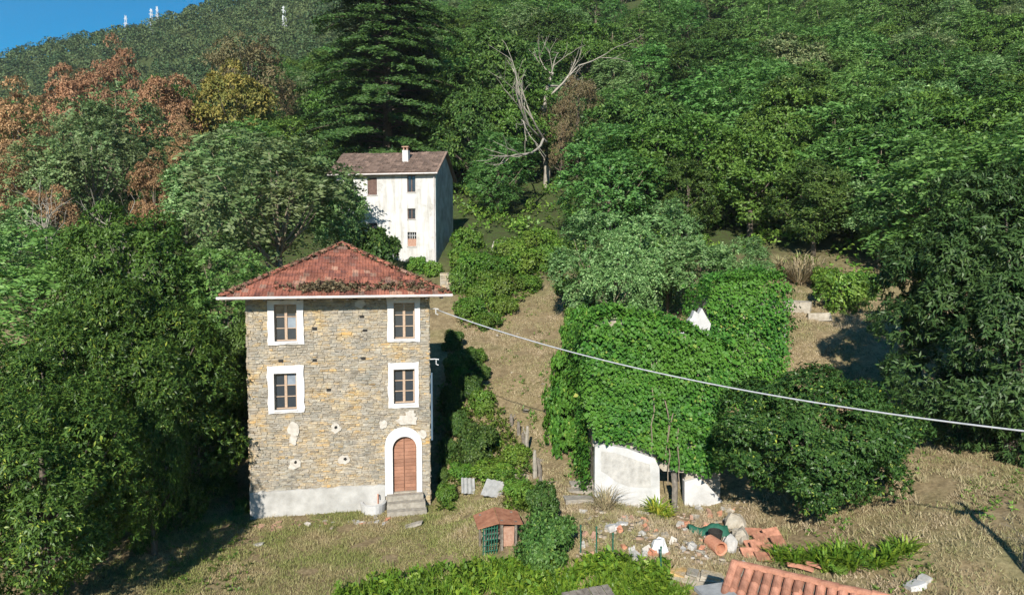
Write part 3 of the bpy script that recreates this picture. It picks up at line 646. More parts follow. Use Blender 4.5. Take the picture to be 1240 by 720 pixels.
for k, (a, c_, b_, d_) in W2:
    if k == 'glass':
        mb = MB(); rect_ring(mb, (a + .002, c_ + .002, b_ - .002, d_ - .002), (a + .06, c_ + .06, b_ - .06, d_ - .06), .12, .18); mb.box(((a + b_) / 2 - .04, .12, c_ + .06), ((a + b_) / 2 + .04, .17, d_ - .06))
        wn_ = mb.build('window', M['shutter'], wh)
        for s in (0, 1):
            mb = MB(); m_ = (a + b_) / 2; p, q = ((a + .06, m_ - .04), (m_ + .04, b_ - .06))[s]; mb.add([(p, .16, c_ + .06), (q, .16, c_ + .06), (q, .16, d_ - .06), (p, .16, d_ - .06)], [(0, 1, 2, 3)]); mb.build('pane', M['glass'], wn_)
    elif k == 'shutter':
        mb = MB(); mb.box((a + .01, .05, c_ + .01), (b_ - .01, .1, d_ - .01)); wn_ = mb.build('window', M['shutter'], wh)
        for j in range(9):
            z = c_ + .06 + j * (d_ - c_ - .1) / 9; mb = MB(); mb.box((a + .06, .035, z), (b_ - .06, .0499, z + .09)); mb.build('louvre', M['shutter'], wn_)
    else:
        zm = c_ + (d_ - c_) * .52
        mb = MB(); mb.box((a + .003, .08, c_ + .003), (b_ - .003, .3, zm)); wn_ = mb.build('window', M['brick'], wh)
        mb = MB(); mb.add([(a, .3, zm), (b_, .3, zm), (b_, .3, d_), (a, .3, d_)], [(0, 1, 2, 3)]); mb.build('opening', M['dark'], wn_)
        for j in range(1, 4): mb = MB(); mb.tube([(a + (b_ - a) * j / 4, .12, zm), (a + (b_ - a) * j / 4, .12, d_)], .03, 5); mb.build('bar', M['iron'], wn_)
        mb = MB(); mb.tube([(a, .12, (zm + d_) / 2), (b_, .12, (zm + d_) / 2)], .03, 5); mb.build('bar', M['iron'], wn_)
# roof slopes
oh, og = .45, .5
mb = MB(); sl_ = (gz - WZ) / (wD / 2); y0 = -oh; zE = WZ - oh * sl_
for sg in (0, 1):
    yy = [(-oh, zE), (wD / 2, gz)] if sg == 0 else [(wD + oh, zE), (wD / 2, gz)]
    nX = 12; xx = np.linspace(-og, wW + og * .6, nX); Vv = []
    for x in xx:
        sag = -.08 * math.sin(math.pi * (x + og) / (wW + 2 * og))
        for (y, z) in yy: Vv += [(x, y, z + .03 + (sag if z == gz else 0)), (x, y, z + .14 + (sag if z == gz else 0))]
    Ff = []
    for i in range(nX - 1):
        q = i * 4; Ff += [(q + 1, q + 5, q + 7, q + 3), (q, q + 2, q + 6, q + 4), (q, q + 4, q + 5, q + 1)]
    Ff += [(0, 1, 3, 2), tuple((nX - 1) * 4 + i for i in (0, 2, 3, 1))]
    mb.add(Vv, Ff if sg == 0 else [tuple(reversed(f)) for f in Ff])
wroof = mb.build('roof', M['oldtile'], wh)
TVo = TV * [1.5, 1.25, 1.3]; Vs, Fs, nv = [], [], 0; pw = math.atan2(gz - WZ, wD / 2); slw = math.hypot(wD / 2 + oh, gz - zE)
old_me = mesh('roof_tile', TVo, TF, M['oldtile']); cand = []
for fce in (0, 1):
    for rw in range(int(slw / .42)):
        for q in range(int((wW + og * 1.5) / .335)): cand.append((fce, rw, q))
random.shuffle(cand); cnt = 0
for fce, rw, q in cand:
    x = -og + (q + .5) * .335; s0 = rw * .42; sag = -.08 * math.sin(math.pi * (x + og) / (wW + 2 * og)) * s0 / slw
    if fce == 0: mt = Matrix.Translation((x, -oh, zE + .15)) @ Matrix.Rotation(pw, 4, 'X')
    else: mt = Matrix.Translation((x, wD + oh, zE + .15)) @ Matrix.Rotation(math.pi, 4, 'Z') @ Matrix.Rotation(pw, 4, 'X')
    mt = mt @ Matrix.Translation((0, s0, sag + random.uniform(0, .03))) @ Matrix.Rotation(random.gauss(0, .06), 4, 'Z') @ Matrix.Rotation(random.gauss(0, .03), 4, 'X')
    if fce == 0 and cnt < 200: o = obj('roof_tile', old_me, wroof); o.matrix_local = mt; cnt += 1
    else: A_ = np.array(mt); Vs.append(TVo @ A_[:3, :3].T + A_[:3, 3]); Fs += [tuple(i + nv for i in f) for f in TF]; nv += len(TV)
tag(obj('more_roof_tiles', mesh('more_roof_tiles', np.concatenate(Vs), Fs, M['oldtile']), wroof), kind='stuff')
mb = MB(); mb.tube([(-og, -oh - .05, zE + .02), (wW + og * .6, -oh - .05, zE + .04)], .07, 8); mb.build('gutter', M['gutter'], wh)
mb = MB(); mb.tube([(wW - .12, -.09, zE), (wW - .12, -.09, 5), (wW - .1, -.09, -.5)], .05, 6); mb.build('downpipe', M['gutter'], wh)
for k, (a, c_, b_, d_) in W2: mb = MB(); mb.box((a - .06, -.05, c_ - .1), (b_ + .06, .1, c_ - .003)); mb.build('sill', M['concrete'], wh)
cu = face2(485, 190)[0]; mb = MB(); mb.box((cu - .27, 1.35, WZ + .5), (cu + .27, 1.85, WZ + 2.0), .01); ch = mb.build('chimney', M['render_white'], wroof)
mb = MB(); mb.box((cu - .2, 1.4, WZ + 2.0), (cu - .1, 1.8, WZ + 2.25)); mb.box((cu + .1, 1.4, WZ + 2.0), (cu + .2, 1.8, WZ + 2.25)); mb.box((cu - .3, 1.32, WZ + 2.25), (cu + .3, 1.88, WZ + 2.34)); mb.build('chimney_cap', M['brick'], wroof)
mb = MB(); mb.tube([(wW - 1.1, .4, 0), (wW + .6, 2.0, 0.9)], .05, 6)
pl = WR + np.array([1.4, 1.5, 0])
# stone terrace wall and pillar beside the white house
def dry_wall(name, label, a, b_, h, th=.45, rows=6, mat='stone', jit=.02, extra=None):
    a = np.array(a, float); b_ = np.array(b_, float); d = b_ - a; L = np.hypot(d[0], d[1]); an = math.atan2(d[1], d[0])
    t = thing(name, label, 'wall', a, an)
    mb = MB(); mb.box((0, .05, -1.0), (L, th, h - .1)); mb.build('wall_core', M['mortar'], t)
    k = 0
    for (u, z, Ls, hs) in lay_stones(0, L, -.15, h, [], h / rows * .8, h / rows * 1.25, .3, .8)[:280]:
        o = obj('stone', SM[k % 14], t, (u + Ls / 2, .06 - random.uniform(.02, .07), z + hs / 2)); o.scale = (Ls * .95, .14 if z + hs < h - .15 else th, hs * .92); o.rotation_euler.y = random.gauss(0, .03); k += 1
    return t

# ------------------------------------------------------------------ ruin, ivy
gA = ground(758, 613); gB = ground(862, 624)
RY = gA[1]
def plane_poly(pix, Y): return [(at(px, py, Y)[0], at(px, py, Y)[2]) for px, py in pix]
ruin = thing('ruined_building', 'roofless ruined building buried in ivy above the rubble yard', 'ruin', (gA[0], RY, gA[2]))
def wpoly(name, pix, Y, th, mat, parent, base, inset=None):
    P_ = plane_poly(pix, Y); mb = MB(); P_ = [(x - base[0], z - base[2]) for x, z in P_]
    ar = sum(P_[i][0] * P_[(i + 1) % len(P_)][1] - P_[(i + 1) % len(P_)][0] * P_[i][1] for i in range(len(P_)))
    if ar < 0: P_ = P_[::-1]
    mb.prism(P_, Y - base[1], Y - base[1] + th); return mb.build(name, mat, parent)
base = (gA[0], RY, gA[2])
wpoly('white_wall', [(720.5, 541), (727, 538), (736, 538.5), (760, 543), (793, 555), (798.5, 566), (799.5, 625), (749, 625), (720, 600)], RY, .4, M['ruinwhite'], ruin, base)
wpoly('wall_niche', [(728, 546), (745, 548), (787, 562), (788, 590), (762, 589), (745, 582), (735, 574), (728, 570)], RY - .015, .013, M['concrete'], ruin, base)
wpoly('white_wall', [(829, 583), (846, 578), (856, 586), (872, 603), (888, 624), (886, 632), (829, 632)], RY + .3, .35, M['ruinwhite'], ruin, base)
wpoly('back_wall', [(718, 392), (760, 386), (800, 388), (822, 404), (862, 410), (872, 560), (872, 640), (831, 640), (829, 572), (803, 570), (799, 566), (793, 556), (718, 540)], RY + .45, .5, M['mortar'], ruin, base)
wpoly('gable_fragment', [(821, 404), (830, 392), (838, 384), (841, 376), (846, 380), (850, 373), (856, 384), (861, 392), (858, 404), (850, 425), (825, 425)], 34.0, .45, M['ruinwhite'], ruin, base)
mb = MB(); a_ = at(816, 578, RY - .3); mb.tube([(a_[0] - base[0], -.4, -.4), (a_[0] - base[0] + .03, -.38, 1.0), (a_[0] - base[0] - .02, -.35, 1.5)], .12, 7); mb.build('door_post', M['weatherwood'], ruin)
# side wall and rear block of the ruin
xl = at(716, 500, RY + .5)[0] - base[0]; top_z = at(716, 392, RY + .5)[2] - base[2]
mb = MB(); mb.prism([(0.96, -1), (8, 0), (8, top_z - 1.5), (5, top_z - .4), (.96, top_z)], -.25, .25)
sw = mb.build('side_wall', M['mortar'], ruin); sw.rotation_euler.z = R(90); sw.location = (xl + .45, 0, 0)
rb0 = at(858, 480, 35.5); rb1 = at(944, 480, 35.5); rtop = at(905, 345, 35.5)[2]
mb = MB(); mb.box((rb0[0] - base[0], 35.5 - RY, 1), (rb1[0] - base[0], 38.5 - RY, rtop - base[2] - .9)); mb.build('rear_wall', M['mortar'], ruin)

def ivy_cover(name, label, surf, nleaf, L, W, r, mat, loc=(0, 0, 0)):
    """surf(n) -> points and outward normals on the overgrown wall"""
    P, N = surf(nleaf)
    # mounded relief so that clumps shade one another
    q = P * 1.0; b1 = np.sin(q[:, 0] * 3.1 + 1.7 * np.sin(q[:, 2] * 2.3)) * np.sin(q[:, 2] * 4.3 + q[:, 0] * 1.1 + q[:, 1]) ; b2 = np.sin(q[:, 0] * 7.3 + q[:, 2] * 5.1) * np.sin(q[:, 2] * 9.7 - q[:, 0] * 2.2)
    b3 = np.sin(q[:, 0] * 1.25 + q[:, 1] * .9 + 2 * np.sin(q[:, 2] * .7)) * np.sin(q[:, 2] * 1.5 - q[:, 0] * .5)
    big = .22 * b3 + .15 * b1 + .12 * b2
    bump = big + r.uniform(-.1, .1, len(P)) + .3 + (r.random(len(P)) < .05) * r.uniform(0, .35, len(P))
    kp = big > -.3 + r.uniform(-.05, .05, len(P)); P = P[kp]; N = N[kp]; bump = bump[kp]
    P = P + r.normal(0, .09, P.shape)
    P = P + N * bump[:, None]
    D = nrm(-np.array([0, 0, 1.]) * .8 + N * .55 + r.normal(0, .45, P.shape)); Nn = nrm(N * .9 + np.array([0, 0, .55]) + r.normal(0, .3, P.shape))
    s_ = r.uniform(.5, 1.1, len(P)) * (1 + (r.random(len(P)) < .12) * .6); V_ = quad_leaves(P, D, Nn, L * s_, W * s_, .08, .1)
    t = thing(name, label, 'ivy', loc)
    o = obj('foliage', mesh('foliage', V_ - np.array(loc), quadF(len(V_)), mat), t)
    return t
def poly_sampler(pix, Y0, wob=0., thick_top=True):
    PP = np.array([(at(px, py, Y0)[0], at(px, py, Y0)[2]) for px, py in pix])
    def inside(x, z):
        c_ = np.zeros(len(x), bool); j = len(PP) - 1
        for i in range(len(PP)):
            xi, zi_ = PP[i]; xj, zj = PP[j]
            hit = ((zi_ > z) != (zj > z)) & (x < (xj - xi) * (z - zi_) / (zj - zi_ + 1e-9) + xi); c_ ^= hit; j = i
        return c_
    def s(n):
        x = rng.uniform(PP[:, 0].min(), PP[:, 0].max(), n * 3); z = rng.uniform(PP[:, 1].min(), PP[:, 1].max(), n * 3); k = inside(x, z); x = x[k][:n]; z = z[k][:n]
        return np.c_[x, np.full(len(x), Y0), z], np.tile([0, -1., 0], (len(x), 1))
    return s
fr_s = poly_sampler([(706, 405), (720, 388), (740, 390), (756, 384), (778, 386), (795, 384), (812, 395), (822, 405), (838, 406), (870, 415), (880, 470), (880, 560), (850, 568), (818, 562), (799, 552), (793, 543), (760, 531), (722, 527), (708, 500)], RY + .42)
def front_surf(n):
    P, N = fr_s(int(n * .72)); k = int(n * .28)
    x = rng.uniform(P[:, 0].min(), P[:, 0].max(), k); top = at(780, 386, RY + .42)[2] + .12
    y = rng.uniform(RY + .3, RY + 1.1, k); Pt = np.c_[x, y, np.interp(x, [at(q, 400, RY)[0] for q in (712, 722, 756, 795, 822, 838, 872)], [at(712, p, RY + .42)[2] for p in (402, 389, 385, 385, 405, 406, 418)]) - .1]
    Nt = np.tile([0, -.4, .9], (k, 1)); return np.concatenate([P, Pt]), np.concatenate([N, Nt])
ivy1 = ivy_cover('ivy', 'broad curtain of green ivy over the ruin front above the white wall', front_surf, 26000, .15, .13, rng, M['ivy'], (base[0], RY, base[2]))
bx0, bx1 = rb0[0] - .2, rb1[0] + .15
def rear_surf(n):
    k1 = int(n * .55); k2 = int(n * .22); k3 = n - k1 - k2
    x = rng.uniform(bx0, bx1, k1); tp = rtop + .2 - .5 * np.clip((.9 - (x - bx0)) / .9, 0, 1) ** 2 * 2.6; z = rng.uniform(2.2, rtop + .2, k1); z = np.minimum(z, tp)
    P1 = np.c_[x, np.full(k1, 35.45), z]; N1 = np.tile([0, -1., 0.], (k1, 1))
    x2 = rng.uniform(bx0, bx1, k2); P2 = np.c_[x2, rng.uniform(35.4, 38.6, k2), np.full(k2, rtop) - .5 * np.clip((.9 - (x2 - bx0)) / .9, 0, 1) ** 2 * 2.6 + .1]; N2 = np.tile([0, -.2, 1.], (k2, 1))
    P3 = np.c_[np.where(rng.random(k3) < .5, bx0, bx1), rng.uniform(35.4, 38.6, k3), rng.uniform(3, rtop, k3)]; N3 = np.c_[np.where(P3[:, 0] == bx0, -1., 1.), np.zeros(k3), np.zeros(k3)]
    return np.concatenate([P1, P2, P3]), np.concatenate([N1, N2, N3])
ivy2 = ivy_cover('ivy', 'tall block of bright ivy swallowing the rear wall of the ruin', rear_surf, 20000, .165, .14, rng, M['ivy'], (bx0, 35.5, 4))
for k, (px, py0, py1) in enumerate([(812, 500, 585), (820, 520, 590), (806, 480, 560), (790, 470, 545)]):
    a_ = at(px, py0, RY - .1); b2 = at(px + random.uniform(-4, 4), py1, RY - .12); mb = MB(); tt2 = np.linspace(0, 1, 6)[:, None]; q_ = a_ * (1 - tt2) + b2 * tt2 + rng.normal(0, .05, (6, 3)); mb.tube(q_ - np.array([base[0], RY, base[2]]), .022, 5); mb.build('stem', M['trunk_light'], ivy1)
xs_ = xl + base[0]
def side_surf(n):
    y = rng.uniform(RY + .1, RY + 8, n); z = base[2] + rng.uniform(0, 1, n) * (top_z - .1 * (y - RY - .6)); return np.c_[np.full(n, xs_ + .12), y, z], np.tile([-1., -.15, .0], (n, 1))
ivy3 = ivy_cover('ivy', 'dark ivy hanging on the side wall of the ruin beside the path', side_surf, 9000, .165, .14, rng, M['ivy'], (xs_, RY + 1, base[2]))

# ------------------------------------------------------------------ tree prototypes
PROTO = {}
def proto(name, crown_V, crown_mat, trunk_me): PROTO[name] = (mesh('crown', crown_V, quadF(len(crown_V)), M[crown_mat]), trunk_me)
def broad(name, H, Rr, z0, mat, seed, n_cl=60, per=90, rcl=1.0, k=5, L=.3, W=.14, rad=.2, bark='bark', droop=.3, cull=.62, flat=.75):
    r = np.random.default_rng(seed); P, A, C, rc = crown_tips(r, z0, H, Rr, n_cl, per, rcl, flat, .15, cull)
    proto(name, rosettes(P, A, k, L, W, r, droop), mat, trunk_mesh(r, C, z0, H, rad, M[bark]))
def locust(name, H, Rr, z0, mat, seed, n_cl=62, per=30, rcl=.95, k=9, ln=.7, L=.25, W=.125, rad=.16, bark='trunk_light'):
    r = np.random.default_rng(seed); P, A, C, rc = crown_tips(r, z0, H, Rr, n_cl, per, rcl, .7, .15, .5)
    A = nrm(A + r.normal(0, .45, A.shape)); proto(name, sprays(P, A, k, ln, L, W, r, .45, .9), mat, trunk_mesh(r, C, z0, H, rad, M[bark], 20))
locust('locust_a', 11, 3.4, 1.2, 'locust', 1); locust('locust_b', 12, 3.2, 1.4, 'locust', 2, 58); locust('locust_c', 9, 3.6, .8, 'locust', 3, 60)
locust('silver_a', 9, 3.6, 1.0, 'silver', 4, 50, 42, .75); locust('silver_b', 11, 3.2, 2.5, 'silver', 5, 46, 40, .75)
locust('grey_a', 11, 3.6, 2.5, 'grey_locust', 6, 50, 26); locust('grey_b', 10, 3.2, 2, 'grey_locust', 61, 40, 26)
broad('oak_a', 11, 3.8, 2, 'oak', 8, 70, 70, 1.0, 4); broad('oak_b', 10, 3.5, 1.5, 'oak', 9, 60, 75, 1.05, 4); broad('chestnut_a', 12, 4.2, 2, 'chestnut', 10, 75, 70, 1.1, 5, .36, .12); broad('chestnut_b', 10, 4, 1.5, 'chestnut', 11, 65, 75, 1.1, 5, .36, .12)
broad('rust_a', 10, 3.2, 1.5, 'rust', 12, 70, 75, .8, 4, .2, .1); broad('rust_b', 9, 3, 1, 'rust', 13, 65, 75, .8, 4, .2, .1)
broad('brown_a', 11, 4, 1, 'brownish', 14, 80, 44, .8, 3, .28, .1); broad('yellow_a', 10, 3.6, 1.5, 'yellow', 15, 65, 60, .95, 4, .3, .14); broad('cream_a', 8, 4, 1, 'cream', 16, 60, 80, .9, 4, .3, .13)
broad('bush_a', 2.2, 1.6, -.3, 'bramble', 20, 34, 46, .55, 4, .19, .11, .04, flat=.8); broad('bush_b', 1.7, 1.7, -.4, 'bramble', 21, 32, 46, .55, 4, .19, .11, .04, flat=.8); broad('bush_c', 2.4, 1.5, -.3, 'chestnut', 22, 36, 60, .5, 5, .2, .1, .05); broad('bush_d', 2.0, 1.6, -.3, 'ivy', 23, 32, 50, .55, 4, .2, .15, .04)
# nearest trees carry many more, smaller leaves
broad('near_a', 10, 4.6, .3, 'walnut', 30, 105, 150, 1.25, 7, .2, .064, .3, droop=.4); broad('near_b', 9, 4.4, .2, 'walnut', 31, 100, 150, 1.25, 7, .19, .062, .28, droop=.4)
broad('near_c', 11, 4.5, .5, 'oak', 33, 110, 85, 1.15, 6, .23, .1, .28)
broad('persimmon', 6.2, 4.5, .35, 'persimmon', 32, 120, 150, .95, 6, .165, .072, .2, droop=.4)
broad('right_chestnut', 13, 6, -1.6, 'rightleaf', 34, 190, 105, 1.15, 7, .3, .085, .35, droop=.6, cull=.55)
# cedar: tiers of level boughs
r = np.random.default_rng(40); mb = MB(); HC = 30; mb.tube([(0, 0, -.8), (.1, 0, 10), (0, .1, 20), (0, 0, HC)], [.55, .45, .28, .05], 8)
Pc, Ac = [], []
for k in range(215):
    z = 1.5 + (HC - 2) * (k / 215) ** .95 + r.normal(0, .35); Lb = (9.4 * (1 - (z / HC)) ** .42 + .6) * r.uniform(.5, 1.15); a = k * 2.39996 + r.normal(0, .25); dirv = np.array([math.cos(a), math.sin(a), 0])
    ts = np.linspace(0, 1, 6); pts_ = np.array([dirv * Lb * t + np.array([0, 0, z + Lb * (.25 * t - .42 * t * t)]) for t in ts]); mb.tube(pts_, np.linspace(.11, .02, 6), 4, False)
    side = np.array([-dirv[1], dirv[0], 0]); nt_ = int(18 + Lb * 11)
    t = r.uniform(.22, 1, nt_) ** .8; wv = r.uniform(-1, 1, nt_) * (.2 + .75 * np.sin(np.pi * np.clip(t, 0, 1)) * .35 * Lb * .5)
    p = dirv * (Lb * t)[:, None] + side * wv[:, None]; p[:, 2] = z + Lb * (.25 * t - .42 * t * t) + r.normal(0, .12, nt_) - np.abs(wv) * .12
    Pc.append(p); Ac.append(np.tile(dirv, (nt_, 1)) + side * np.sign(wv)[:, None] * .6 + np.array([0, 0, .15]))
Pc = np.concatenate(Pc); Ac = np.concatenate(Ac); PROTO['cedar'] = None
proto('cedar', np.concatenate([sprays(Pc, Ac, 7, .8, .36, .15, r, .5, .7)]), 'cedar', mb.mesh('trunk', M['bark'], True))
# leafless trees
def bare(name, H, seed, spread=.5, mat='palebark', rad=.14):
    r = np.random.default_rng(seed); mb = MB()
    def grow(p, d, L, ra, dep):
        q = [p]; 
        for s in range(4): d = nrm(d + r.normal(0, .12, 3) + np.array([0, 0, .04])); p = p + d * L / 4; q.append(p)
        mb.tube(q, np.linspace(ra, ra * .6, 5), 5 if dep > 1 else 4, False)
        if dep:
            for c_ in range(r.integers(2, 4) + (dep == 4)): grow(q[r.integers(2, 5)], nrm(d + r.normal(0, spread, 3)), L * r.uniform(.55, .85), ra * .58, dep - 1)
    grow(np.array([0, 0, -.3]), np.array([0, 0, 1.]), H * .36, rad, 5)
    return mb.mesh('branches', M[mat], True)
BARE = [bare('a', 12, 50, .42, 'palebark', .2), bare('b', 9, 51, .5), bare('c', 8, 52, .6)]
TWIG = bare('t', 3, 53, .7, 'weatherwood', .04)

def plant(pr, name, label, cat, group, loc, rz, sx, sz):
    t = thing(name, label, cat, loc, rz, group, (sx, sx, sz))
    c_, tr = PROTO[pr]; obj('crown', c_, t); obj('trunk', tr, t); return t
DIM = {'locust_a': (11, 3.4), 'locust_b': (12, 3.0), 'locust_c': (9, 3.6), 'silver_a': (9, 3.6), 'silver_b': (11, 3.2), 'grey_a': (11, 3.6), 'grey_b': (10, 3.2), 'oak_a': (11, 3.8), 'oak_b': (10, 3.5), 'chestnut_a': (12, 4.2), 'chestnut_b': (10, 4), 'rust_a': (10, 3.2), 'rust_b': (9, 3), 'brown_a': (11, 4), 'yellow_a': (10, 3.6), 'cream_a': (8, 4),
       'bush_a': (2.2, 1.7), 'bush_b': (1.7, 1.8), 'bush_c': (2.4, 1.6), 'bush_d': (2.0, 1.7), 'near_a': (10, 4.8), 'near_b': (9, 4.6), 'near_c': (11, 4.7), 'persimmon': (6.2, 4.6), 'right_chestnut': (13, 6.2), 'cedar': (30, 9.5)}
def tree(pr, px, pytop, Y, wpx, name, label, cat='tree', group=None, rz=None):
    """tree at depth Y, its top and width read from the photograph, rooted on the slope"""
    p = at(px, pytop, Y); z = tz(p[0], Y); H = max(2.0, p[2] - z); h0, r0 = DIM[pr]; wd = wpx / FPX * Y
    return plant(pr, name, label, cat, group, (p[0], Y, z), random.uniform(0, 6.28) if rz is None else rz, wd / (2 * r0), H / h0)
def bush(pr, px, py, wpx, hpx, label, group=None, name='bush', cat='bush'):
    p = ground(px, py); h0, r0 = DIM[pr]; s = p[1] / FPX
    return plant(pr, name, label, cat, group, p, random.uniform(0, 6.28), wpx * s / (2 * r0), hpx * s / h0)
NAMED = []
def T(*a, **k): t = tree(*a, **k); NAMED.append(t); return t
# trees beside the stone house
T('near_b', 45, 450, 21, 285, 'broadleaf_tree', 'dark glossy-leaved tree in front of its taller neighbours beside the lawn')
T('near_a', 155, 352, 28, 240, 'broadleaf_tree', 'big dark broadleaf tree shading the lawn corner next to the stone house')
T('near_a', 70, 395, 26, 250, 'broadleaf_tree', 'dark broadleaf tree behind the front one at the lawn edge')
T('near_b', 180, 455, 25.5, 108, 'broadleaf_tree', 'low dark tree leaning over the shaded lawn edge')
T('near_b', 240, 395, 33.5, 130, 'broadleaf_tree', 'dark tree filling the gap behind the stone house corner')
T('near_c', 165, 228, 39, 190, 'oak_tree', 'tall mid-green oak rising behind the dark trees beside the stone house')
T('locust_c', 40, 285, 42, 190, 'locust_tree', 'feathery locust tree below the two bleached dead trees')
T('locust_a', 268, 290, 40, 120, 'locust_tree', 'feathery locust tree behind the corner of the stone house')
T('chestnut_b', 285, 370, 34.5, 90, 'chestnut_tree', 'low shaded chestnut tree squeezed against the stone house flank')
T('grey_a', 335, 150, 50, 200, 'locust_tree', 'faded grey-green locust with bare forked trunk above the red roof')
T('bush_c', 455, 276, 54, 75, 'evergreen_shrub', 'dark evergreen shrub covering the foot of the white house', 'shrub')
T('silver_b', 408, 195, 54.5, 75, 'locust_tree', 'slender locust tree hiding the corner of the white house')
bush('bush_a', 505, 330, 30, 20, 'light green shrub at the front foot of the white house'); bush('bush_b', 524, 334, 24, 18, 'small shrub at the corner foot of the white house')
bush('bush_c', 425, 318, 40, 30, 'dark shrub hiding the lower wall of the white house')
# conifer and its neighbours
T('cedar', 466, -85, 82, 225, 'cedar_tree', 'towering dark cedar with layered boughs behind the white house')
T('chestnut_a', 600, 20, 84, 130, 'chestnut_tree', 'dark round chestnut tree next to the tall cedar')
T('chestnut_b', 575, 95, 78, 100, 'chestnut_tree', 'dark chestnut tree at the foot of the cedar')
T('cream_a', 945, 40, 95, 110, 'flowering_tree', 'cream-tinged flowering tree in the wood')
T('right_chestnut', 1240, 185, 28, 320, 'chestnut_tree', 'huge chestnut tree casting a dark shadow over the dry slope')
T('persimmon', 985, 452, 25.6, 262, 'persimmon_tree', 'wide dark persimmon tree dotted yellow, beside the rubble yard')
# woodland edge
g1 = 'silvery locust trees behind the ruin'
for a in [(770, 262, 43, 85), (850, 275, 42, 90), (715, 262, 46, 90), (905, 290, 44, 60), (810, 248, 45, 80), (745, 285, 41, 70), (880, 300, 40.5, 60)]: T('silver_a' if a[0] != 850 else 'silver_b', *a, 'locust_tree', 'silvery young locust tree behind the ivy ruin', group=g1)
g2 = 'rust-brown trees on the slope'
for a in [(200, 78, 84, 85), (140, 55, 104, 60), (20, 108, 76, 90), (90, 68, 104, 75), (185, 190, 66, 55), (60, 215, 58, 70), (5, 185, 64, 60), (222, 150, 70, 50)]: T(random.choice(('rust_a', 'rust_b')), *a, 'withered_tree', 'withered rust-brown tree among green trees below the far ridge', group=g2)
T('yellow_a', 285, 72, 86, 95, 'yellowing_tree', 'yellowing tree between the rust-brown trees and the cedar')
T('brown_a', 300, 25, 102, 115, 'brown_tree', 'thin dull-brown tree rising in front of the far ridge')
T('brown_a', 92, 72, 112, 70, 'brown_tree', 'small dull-brown tree beside the orange trees')
g3 = 'silvery locusts below the rust-brown trees'
for a in [(140, 100, 72, 110), (110, 130, 66, 100), (300, 150, 66, 110), (60, 160, 64, 90), (250, 160, 62, 100), (20, 225, 56, 80)]: T(random.choice(('silver_b', 'grey_a', 'grey_b')), *a, 'locust_tree', 'pale silvery locust tree growing among the rust-brown trees', group=g3)
for k, a in enumerate([(662, -40, 80), (75, 215, 48), (183, 212, 46)]):
    p = at(*a); z = tz(p[0], a[2]); H = p[2] - z
    t = thing('dead_tree', ['tall leafless tree with forked pale limbs above the green wood', 'bleached dead tree with fine grey branches beside the locusts', 'bleached dead tree with twisted white limbs behind the oak'][k], 'tree', (p[0], a[2], z), k * 1.3)
    o = obj('branches', BARE[k], t); s = H / [12, 9, 8][k] * 1.15; t.scale = (s, s, s)
for k, a in enumerate([(700, 75, 82, 60), (680, 100, 78.5, 50)]): T('brown_a', *a, 'bare_thicket', 'grey-brown twiggy tree around the tall leafless trunk', group='twiggy trees at the leafless trunk')
# the wood on the slope: every tree its own
def lim(px): return np.interp(px, [0, 60, 130, 200, 260, 330, 372], [112, 100, 70, 80, 30, 10, -60])
def low(px): return np.interp(px, [-200, 0, 300, 400, 555, 600, 700, 900, 960, 1050, 1240, 1500], [300, 300, 290, 215, 240, 292, 300, 305, 320, 335, 380, 380])
pos_ = [tuple(t.location)[:2] for t in NAMED]; cnt = {}
kinds = {'locust': (('locust_a', 'locust_b', 'locust_c'), 'locust_tree', 'feathery green locust tree in the wood above the clearing', 'locust trees of the slope wood'),
         'oak': (('oak_a', 'oak_b'), 'oak_tree', 'leafy mid-green oak in the wood above the clearing', 'oaks of the slope wood'),
         'chestnut': (('chestnut_a', 'chestnut_b'), 'chestnut_tree', 'darker broad-crowned chestnut in the wood above the clearing', 'chestnuts of the slope wood'),
         'grey': (('grey_a', 'grey_b', 'silver_b'), 'locust_tree', 'pale faded locust tree in the wood below the far ridge', 'faded locusts below the ridge')}
tries = 0
while tries < 14000 and sum(cnt.values()) < 430:
    tries += 1
    Y = 46 + 170 * random.random() ** 1.5; px = random.uniform(-120, 1360); X = (px - 620) / FPX * Y
    if any((X - a) ** 2 + (Y - b_) ** 2 < (2.7 + Y * .018) ** 2 for a, b_ in pos_): continue
    z = tz(X, Y); ppx, ppy = proj(X, Y, z)
    if ppy > low(ppx): continue
    if 385 < ppx < 590 and Y < 76: continue
    if 628 < ppx < 716 and 56 < Y < 96: continue
    if (45 < ppx < 110 or 155 < ppx < 215) and Y < 52: continue
    H = random.uniform(7.5, 13)
    if ppx < 375:
        while H > 3 and proj(X, Y, z + H)[1] < lim(ppx): H -= .5
        if H < 5: continue
    u = random.random()
    k = ('grey' if u < .5 else 'locust' if u < .75 else 'oak') if ppx < 380 else ('locust' if u < .42 else 'oak' if u < .66 else 'chestnut' if u < .84 else 'grey')
    pr = random.choice(kinds[k][0]); h0, r0 = DIM[pr]; s = H / h0
    reg = 'below the far wooded ridge' if ppx < 380 else 'around the tall cedar' if ppx < 620 else 'above the ivy ruin' if ppx < 900 else 'above the dry slope'
    siz = ('tall ' if H > 10.5 else 'low ' if H < 9 else '') ; hgt = ', high up' if Y > 105 else ''
    lab = siz + kinds[k][2].replace('above the clearing', reg).replace('below the far ridge', reg) + hgt
    plant(pr, kinds[k][1], lab, 'tree', lab.replace(' tree', '') + ' set', (X, Y, z), random.uniform(0, 6.28), s * random.uniform(1.05, 1.45), s)
    pos_.append((X, Y)); cnt[k] = cnt.get(k, 0) + 1
print('wood', cnt, tries)

